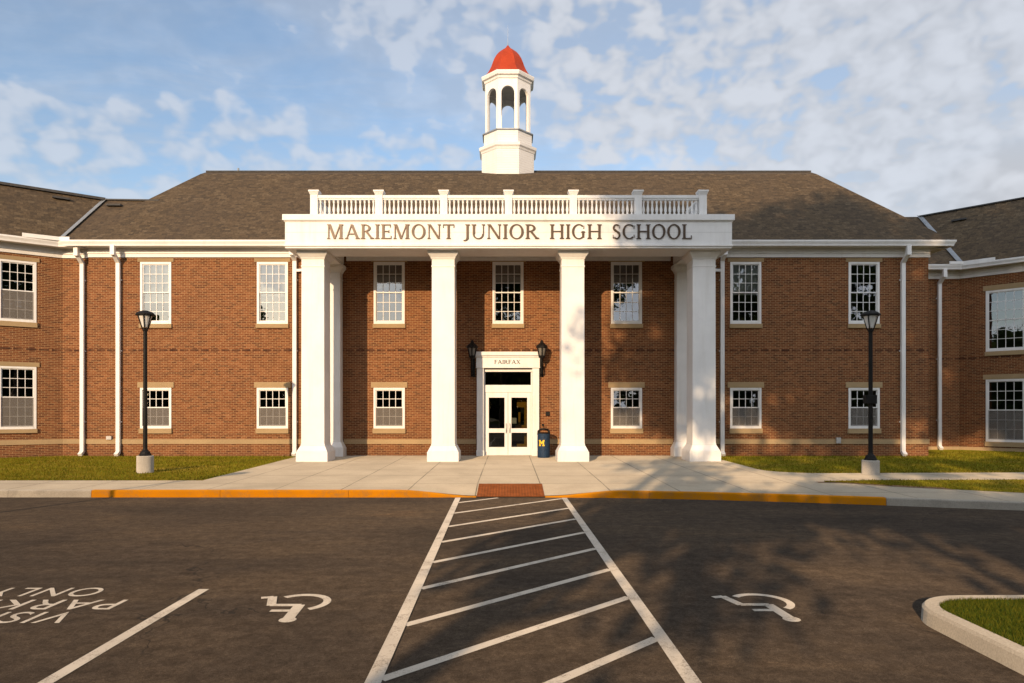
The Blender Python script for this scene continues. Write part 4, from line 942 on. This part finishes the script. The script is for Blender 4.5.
def block_m():
    m = MB(); h = 0.115
    polys = [[(-.115, -h), (-.03, -h), (-.03, -h + .05), (-.115, -h + .05)], [(.03, -h), (.115, -h), (.115, -h + .05), (.03, -h + .05)],
             [(-.095, -h + .05), (-.045, -h + .05), (-.045, h - .05), (-.095, h - .05)], [(.045, -h + .05), (.095, -h + .05), (.095, h - .05), (.045, h - .05)],
             [(-.115, h - .05), (-.04, h - .05), (-.055, h), (-.115, h)], [(.04, h - .05), (.115, h - .05), (.115, h), (.055, h)],
             [(-.055, h), (-.04, h - .05), (-.045, h - 0.09), (0, -.055), (0, .03)], [(.055, h), (0, .03), (0, -.055), (.045, h - .09), (.04, h - .05)]]
    ca = R(-90 - 22); r = 0.2435
    for p in polys:
        q = []
        for (a, b) in p:
            t = ca + a / r; q.append((r * math.cos(t), r * math.sin(t), 0.56 + b))
        m.face(q)
    return m
block_m().build('emblem', M['maize'], bin_)

# ------------------------------------------------------------------ lamp posts
def lamp_post(x, y, label, square, box, htop=5.07, z=None):
    z = gz(x, y) - 0.02 if z is None else z; o = empty('lamp_post', (x, y, z), label, 'lamp post', 'lamp posts in front of the school')
    H = htop - z
    m = MB()
    m.lathe([(0.235, 0), (0.235, 0.40 if square else 0.49), (0.222, 0.42 if square else 0.51)], 32)
    hb = 0.42 if square else 0.51; m.build('footing', M['postbase'], o)
    m = MB(); m.lathe([(0.17, hb), (0.175, hb + 0.03), (0.15, hb + 0.06), (0.13, hb + 0.12), (0.075, hb + 0.17), (0.062, hb + 0.22), (0.055, H - 0.62), (0.075, H - 0.60), (0.075, H - 0.55), (0.05, H - 0.54)], 16); m.build('pole', M['black'], o)
    m = MB()
    for k in range(4 if square else 6):
        a = R((90 if square else 60) * k + 45); m.tube([(0.05 * math.cos(a), 0.05 * math.sin(a), H - 0.60), (0.10 * math.cos(a), 0.10 * math.sin(a), H - 0.50), (0.205 * math.cos(a), 0.205 * math.sin(a), H - 0.15)], [0.018, 0.016, 0.016], 6)
    m.lathe([(0.215, H - 0.16), (0.265, H - 0.15), (0.27, H - 0.115), (0.25, H - 0.09), (0.17, H - 0.03), (0.08, H - 0.005), (0.02, H)], 8 if square else 20, rot=R(22.5)); la = m.build('lantern', M['black'], o)
    m = MB(); m.lathe([(0.085, H - 0.50), (0.185, H - 0.16)], 8 if square else 16, rot=R(22.5)); m.build('lamp_glass', M['lampglass'], la)
    if box: m = MB(); m.box(-0.19, 0.13, -0.12, 0.06, 2.05, 2.30); m.build('control_box', M['black'], o, bevel=0.01)
    return o
lamp_post(-10.93, 20.55, 'black lamp post with a plain pole in the lawn left of the portico', False, False)
lamp_post(10.47, 19.75, 'black lamp post with a small box on its pole beside the right lawn', True, True, 4.95)
lamp_post(-12.4, 8.0, 'unseen black lamp post added beyond the left edge of the view to cast a pole shadow', False, False, 3.9, 0.0)  # unseen post, added and cut short for the shadow it throws on the asphalt

# ------------------------------------------------------------------ trees (behind the camera: they shade the right half and show in the panes)
def leaf_cloud(m, blobs, n, size, rnd):
    tot = sum(b[3] * b[4] * b[5] * b[6] for b in blobs)
    for (x, y, z, rx, ry, rz, dn) in blobs:
        k = int(n * rx * ry * rz * dn / tot)
        sub = []
        for i in range(max(3, k // 70)):                       # sub clumps leave gaps
            while True:
                p = Vector((rnd.uniform(-1, 1), rnd.uniform(-1, 1), rnd.uniform(-1, 1)))
                if 0.15 < p.length < 1: break
            sub.append((x + p.x * rx, y + p.y * ry, z + p.z * rz, rnd.uniform(0.5, 1.05)))
        for i in range(k):
            s_ = rnd.choice(sub); c = Vector((rnd.gauss(s_[0], s_[3] * .55), rnd.gauss(s_[1], s_[3] * .55), rnd.gauss(s_[2], s_[3] * .42)))
            d = Vector((rnd.gauss(0, 1), rnd.gauss(0, 1), rnd.gauss(0, 0.8))).normalized(); a = d.orthogonal().normalized(); b = d.cross(a)
            t = rnd.uniform(0, 6.28); a, b = a * math.cos(t) + b * math.sin(t), b * math.cos(t) - a * math.sin(t); L = size * rnd.uniform(0.7, 1.3)
            m.face([c - a * L * .5, c + b * L * .3, c + a * L * .6, c - b * L * .3], [(0, 0)] * 4)
def limbs(m, base, h, top, blobs, rnd, r0):
    bx_, by_ = base; tr = [(bx_, by_, -0.1), (bx_ + .05, by_, h * .5), (top[0], top[1], h), (lerp(top[0], blobs[0][0], .6), top[1], lerp(h, blobs[0][2], .8))]
    m.tube(tr, [r0 * 1.35, r0, r0 * .85, r0 * .3], 10)
    for b in blobs:
        s_ = Vector((top[0], top[1], lerp(h * .8, h * 1.15, rnd.random()))); e = Vector((b[0], b[1], b[2])); mid = s_.lerp(e, .5) + Vector((rnd.uniform(-.4, .4), rnd.uniform(-.4, .4), rnd.uniform(0.1, .7)))
        m.tube([s_, mid, e], [r0 * .34, r0 * .18, r0 * .05], 7)
        for i in range(4):
            f = mid.lerp(e, rnd.random()); g = f + Vector((rnd.uniform(-1, 1) * b[3], rnd.uniform(-1, 1) * b[4], rnd.uniform(-.2, .9) * b[5])) * .8
            m.tube([f, f.lerp(g, .5) + Vector((0, 0, .2)), g], [r0 * .10, r0 * .06, r0 * .02], 5)
def tree(base, h, blobs, n, size, label, group, r0=0.28, seed=1, name='shade_tree'):
    rnd = random.Random(seed); o = empty(name, (*base, 0.0), label, 'tree', group)
    bl = [(b[0] - base[0], b[1] - base[1], *b[2:]) for b in blobs]
    m = MB(); limbs(m, (0, 0), h, (0.1, 0), bl, rnd, r0); m.build('trunk', M['bark'], o, smooth=True)
    m = MB(); leaf_cloud(m, bl, n, size, rnd); m.build('crown', M['leaf'], o); return o
Y = -10.0
tree((-6.45, Y), 4.4, [(-7.1, Y, 15.2, 2.6, 2.4, 2.6, 1), (-6.8, Y, 19.7, 2.9, 2.4, 2.2, 1.1), (-4.0, Y, 17.6, 2.8, 2.6, 4.0, 1.1), (-4.8, Y, 13.0, 2.3, 2.2, 1.5, .7), (-7.4, Y + .5, 12.4, 1.5, 1.5, 1.1, .5),
    (-6.7, Y, 5.9, 1.0, 1.2, .6, 1.6), (-4.9, Y, 7.0, 2.0, 1.6, .9, 2.2), (-5.2, Y, 9.6, 2.4, 2, .8, .45), (-4.0, Y, 5.25, .7, .9, .5, 1.6)], 21000, 0.36, 'tall shade tree behind the viewpoint whose trunk shadow crosses the striped aisle', 'trees behind the viewpoint', seed=3)
tree((-0.6, Y - 1.5), 4.6, [(-1.4, Y - 1, 16.4, 2.7, 2.4, 3.8, 1.05), (1.4, Y - 1, 15.4, 2.6, 2.4, 3.6, 1), (-0.6, Y - 1, 20.8, 3.2, 2.4, 2.2, 1.3), (-1.0, Y - 1, 12.4, 2.4, 2.2, 1.2, .55),
    (-1.2, Y, 7.2, 2.2, 1.6, .9, 2.0), (1.5, Y, 6.6, 1.7, 1.6, 1.4, 1.6), (1.2, Y, 10.0, 2.2, 2.0, 1.0, .8), (-2.4, Y, 9.9, 1.8, 1.6, .9, .7)], 22000, 0.36, 'tall shade tree behind the viewpoint over the right hand bays', 'trees behind the viewpoint', seed=5)
tree((7.0, Y - 2), 5.0, [(5.0, Y - 2, 17.5, 3.0, 2.6, 4.6, 1), (8.6, Y - 2, 16.5, 3.4, 2.8, 5.2, 1), (5.6, Y - 2, 23.6, 4.2, 2.6, 3.6, 1.1), (10.8, Y - 2, 21.6, 3.2, 2.6, 4.0, 1.1), (4.4, Y - 2, 9.0, 2.4, 2.0, 1.9, .8), (7.5, Y - 2, 9.5, 2.8, 2.2, 2.4, 1.0)], 36000, 0.38, 'tallest shade tree behind the viewpoint on the far right', 'trees behind the viewpoint', seed=8)
tree((24.5, -13), 5.0, [(22, -13, 13.0, 4.2, 3.4, 4.0, 1), (27.5, -13, 13.5, 4.4, 3.4, 4.4, 1), (24.5, -13, 18.5, 4.2, 3.2, 3.4, 1), (24, -13, 8.5, 4.5, 3, 2.2, .8)], 9000, 0.55, 'wide shade tree behind the viewpoint, reflected in the panes of the right wall', 'trees behind the viewpoint', seed=14)
tree((36.5, -12), 5.0, [(34, -12, 13.0, 4.4, 3.4, 4.4, 1), (39.5, -12, 12.5, 4.2, 3.4, 4.2, 1), (36.5, -12, 18.0, 4.0, 3.2, 3.4, 1), (36, -12, 8.0, 4.5, 3, 2.2, .8)], 9000, 0.55, 'outermost shade tree behind the viewpoint to the right', 'trees behind the viewpoint', seed=15)
# a far row beyond the lot, seen only in the window panes
rnd = random.Random(11); proto = None
SPOTS = [(-84 + i * 7.6 + rnd.uniform(-2, 2), -62 + rnd.uniform(-5, 5)) for i in range(24)] + [(-74 + i * 7.5, -73) for i in range(11)] + [(-47, -20), (-55, -27), (-60, -33), (-63, -16), (-72, -36), (-80, -22)]
for i, (x_, y_) in enumerate(SPOTS):
    sc = rnd.uniform(0.92, 1.08) * (1.55 if -51 < x_ < -41 else 1.30 if x_ <= -51 else 1.22)
    if 24 <= i < 35: sc = 1.15
    elif i >= 35: sc = rnd.uniform(1.05, 1.25)
    if proto is None:
        proto = tree((0, 0), 3.0, [(0, 0, 8.6, 4.2, 4.0, 3.2, 1), (-3, 0, 6.4, 3.2, 3.2, 2.6, 1), (3.2, .5, 6.8, 3.2, 3.2, 2.8, 1), (.5, 0, 11.4, 2.6, 2.6, 1.8, 1), (0, 0, 4.0, 4.0, 3.6, 1.8, .9), (0, 0, 1.6, 4.4, 3.6, 1.3, .9)], 6500, 0.75, 'leafy tree in the row beyond the far side of the lot', 'far row of trees', seed=20, name='row_tree')
        o = proto
    else:
        o = proto.copy(); COL.objects.link(o)
        for ch in list(proto.children): c = ch.copy(); COL.objects.link(c); c.parent = o
    o.location = (x_, y_, -0.05); o.scale = (sc, sc, sc); o.rotation_euler = (0, 0, rnd.uniform(0, 6.28))

# ------------------------------------------------------------------ grass blades
def blades(name, pts, hmin, hmax, wd, mat='blade'):
    m = MB()
    for (x_, y_, z) in pts:
        a = random.uniform(0, 6.28); h = random.uniform(hmin, hmax); ux, uy = math.cos(a) * wd / 2, math.sin(a) * wd / 2; lx, ly = random.gauss(0, h * .35), random.gauss(0, h * .35)
        m.v += [(x_ - ux, y_ - uy, z), (x_ + ux, y_ + uy, z), (x_ + lx, y_ + ly, z + h)]; n = len(m.v); m.f.append((n - 3, n - 2, n - 1)); m.uv.append([(0, 0)] * 3)
    return struct(m.build(name, M[mat]), 'stuff')
P = []
for i in range(42000):
    t = random.random()
    if t < 0.45: x_, y_ = random.uniform(-20, LAWN_L - 0.03), 18.33 + 8.5 * random.random() ** 1.3
    elif t < 0.85: x_, y_ = random.uniform(LAWN_R + 0.05, 22), 20.03 + 10 * random.random() ** 1.3
    else: x_, y_ = random.uniform(8.2, 14), 0
    if t >= 0.85:
        f = lerp(17.65, 17.65 - 0.58 * (x_ - 8.0), smooth((x_ - 8) / 1.5)); b = 17.66 + min(0.5, (x_ - 8.0) * 0.35); y_ = lerp(f + .03, b, random.random())
    elif x_ > 0 and x_ < 9.3 and y_ < right_back(x_) + 0.03: continue
    if x_ > 16.6 and y_ > 31: continue
    if -16.6 < x_ < 16.6 and y_ > 26.9: continue
    P.append((x_, y_, gz(x_, y_) - 0.015))
blades('grass', P, 0.03, 0.075, 0.022)
def inside(p, poly):
    c = False; n = len(poly)
    for i in range(n):
        a, b = poly[i], poly[(i + 1) % n]
        if (a[1] > p[1]) != (b[1] > p[1]) and p[0] < (b[0] - a[0]) * (p[1] - a[1]) / (b[1] - a[1]) + a[0]: c = not c
    return c
P = []
for i in range(110000):
    p = (random.uniform(3.8, 7.6), random.uniform(3.2, 7.2))
    if p[0] > p[1] * 0.80 + 0.4: continue
    if inside(p, isl): P.append((p[0], p[1], 0.132))
blades('grass', P, 0.02, 0.05, 0.007, 'blade_green')
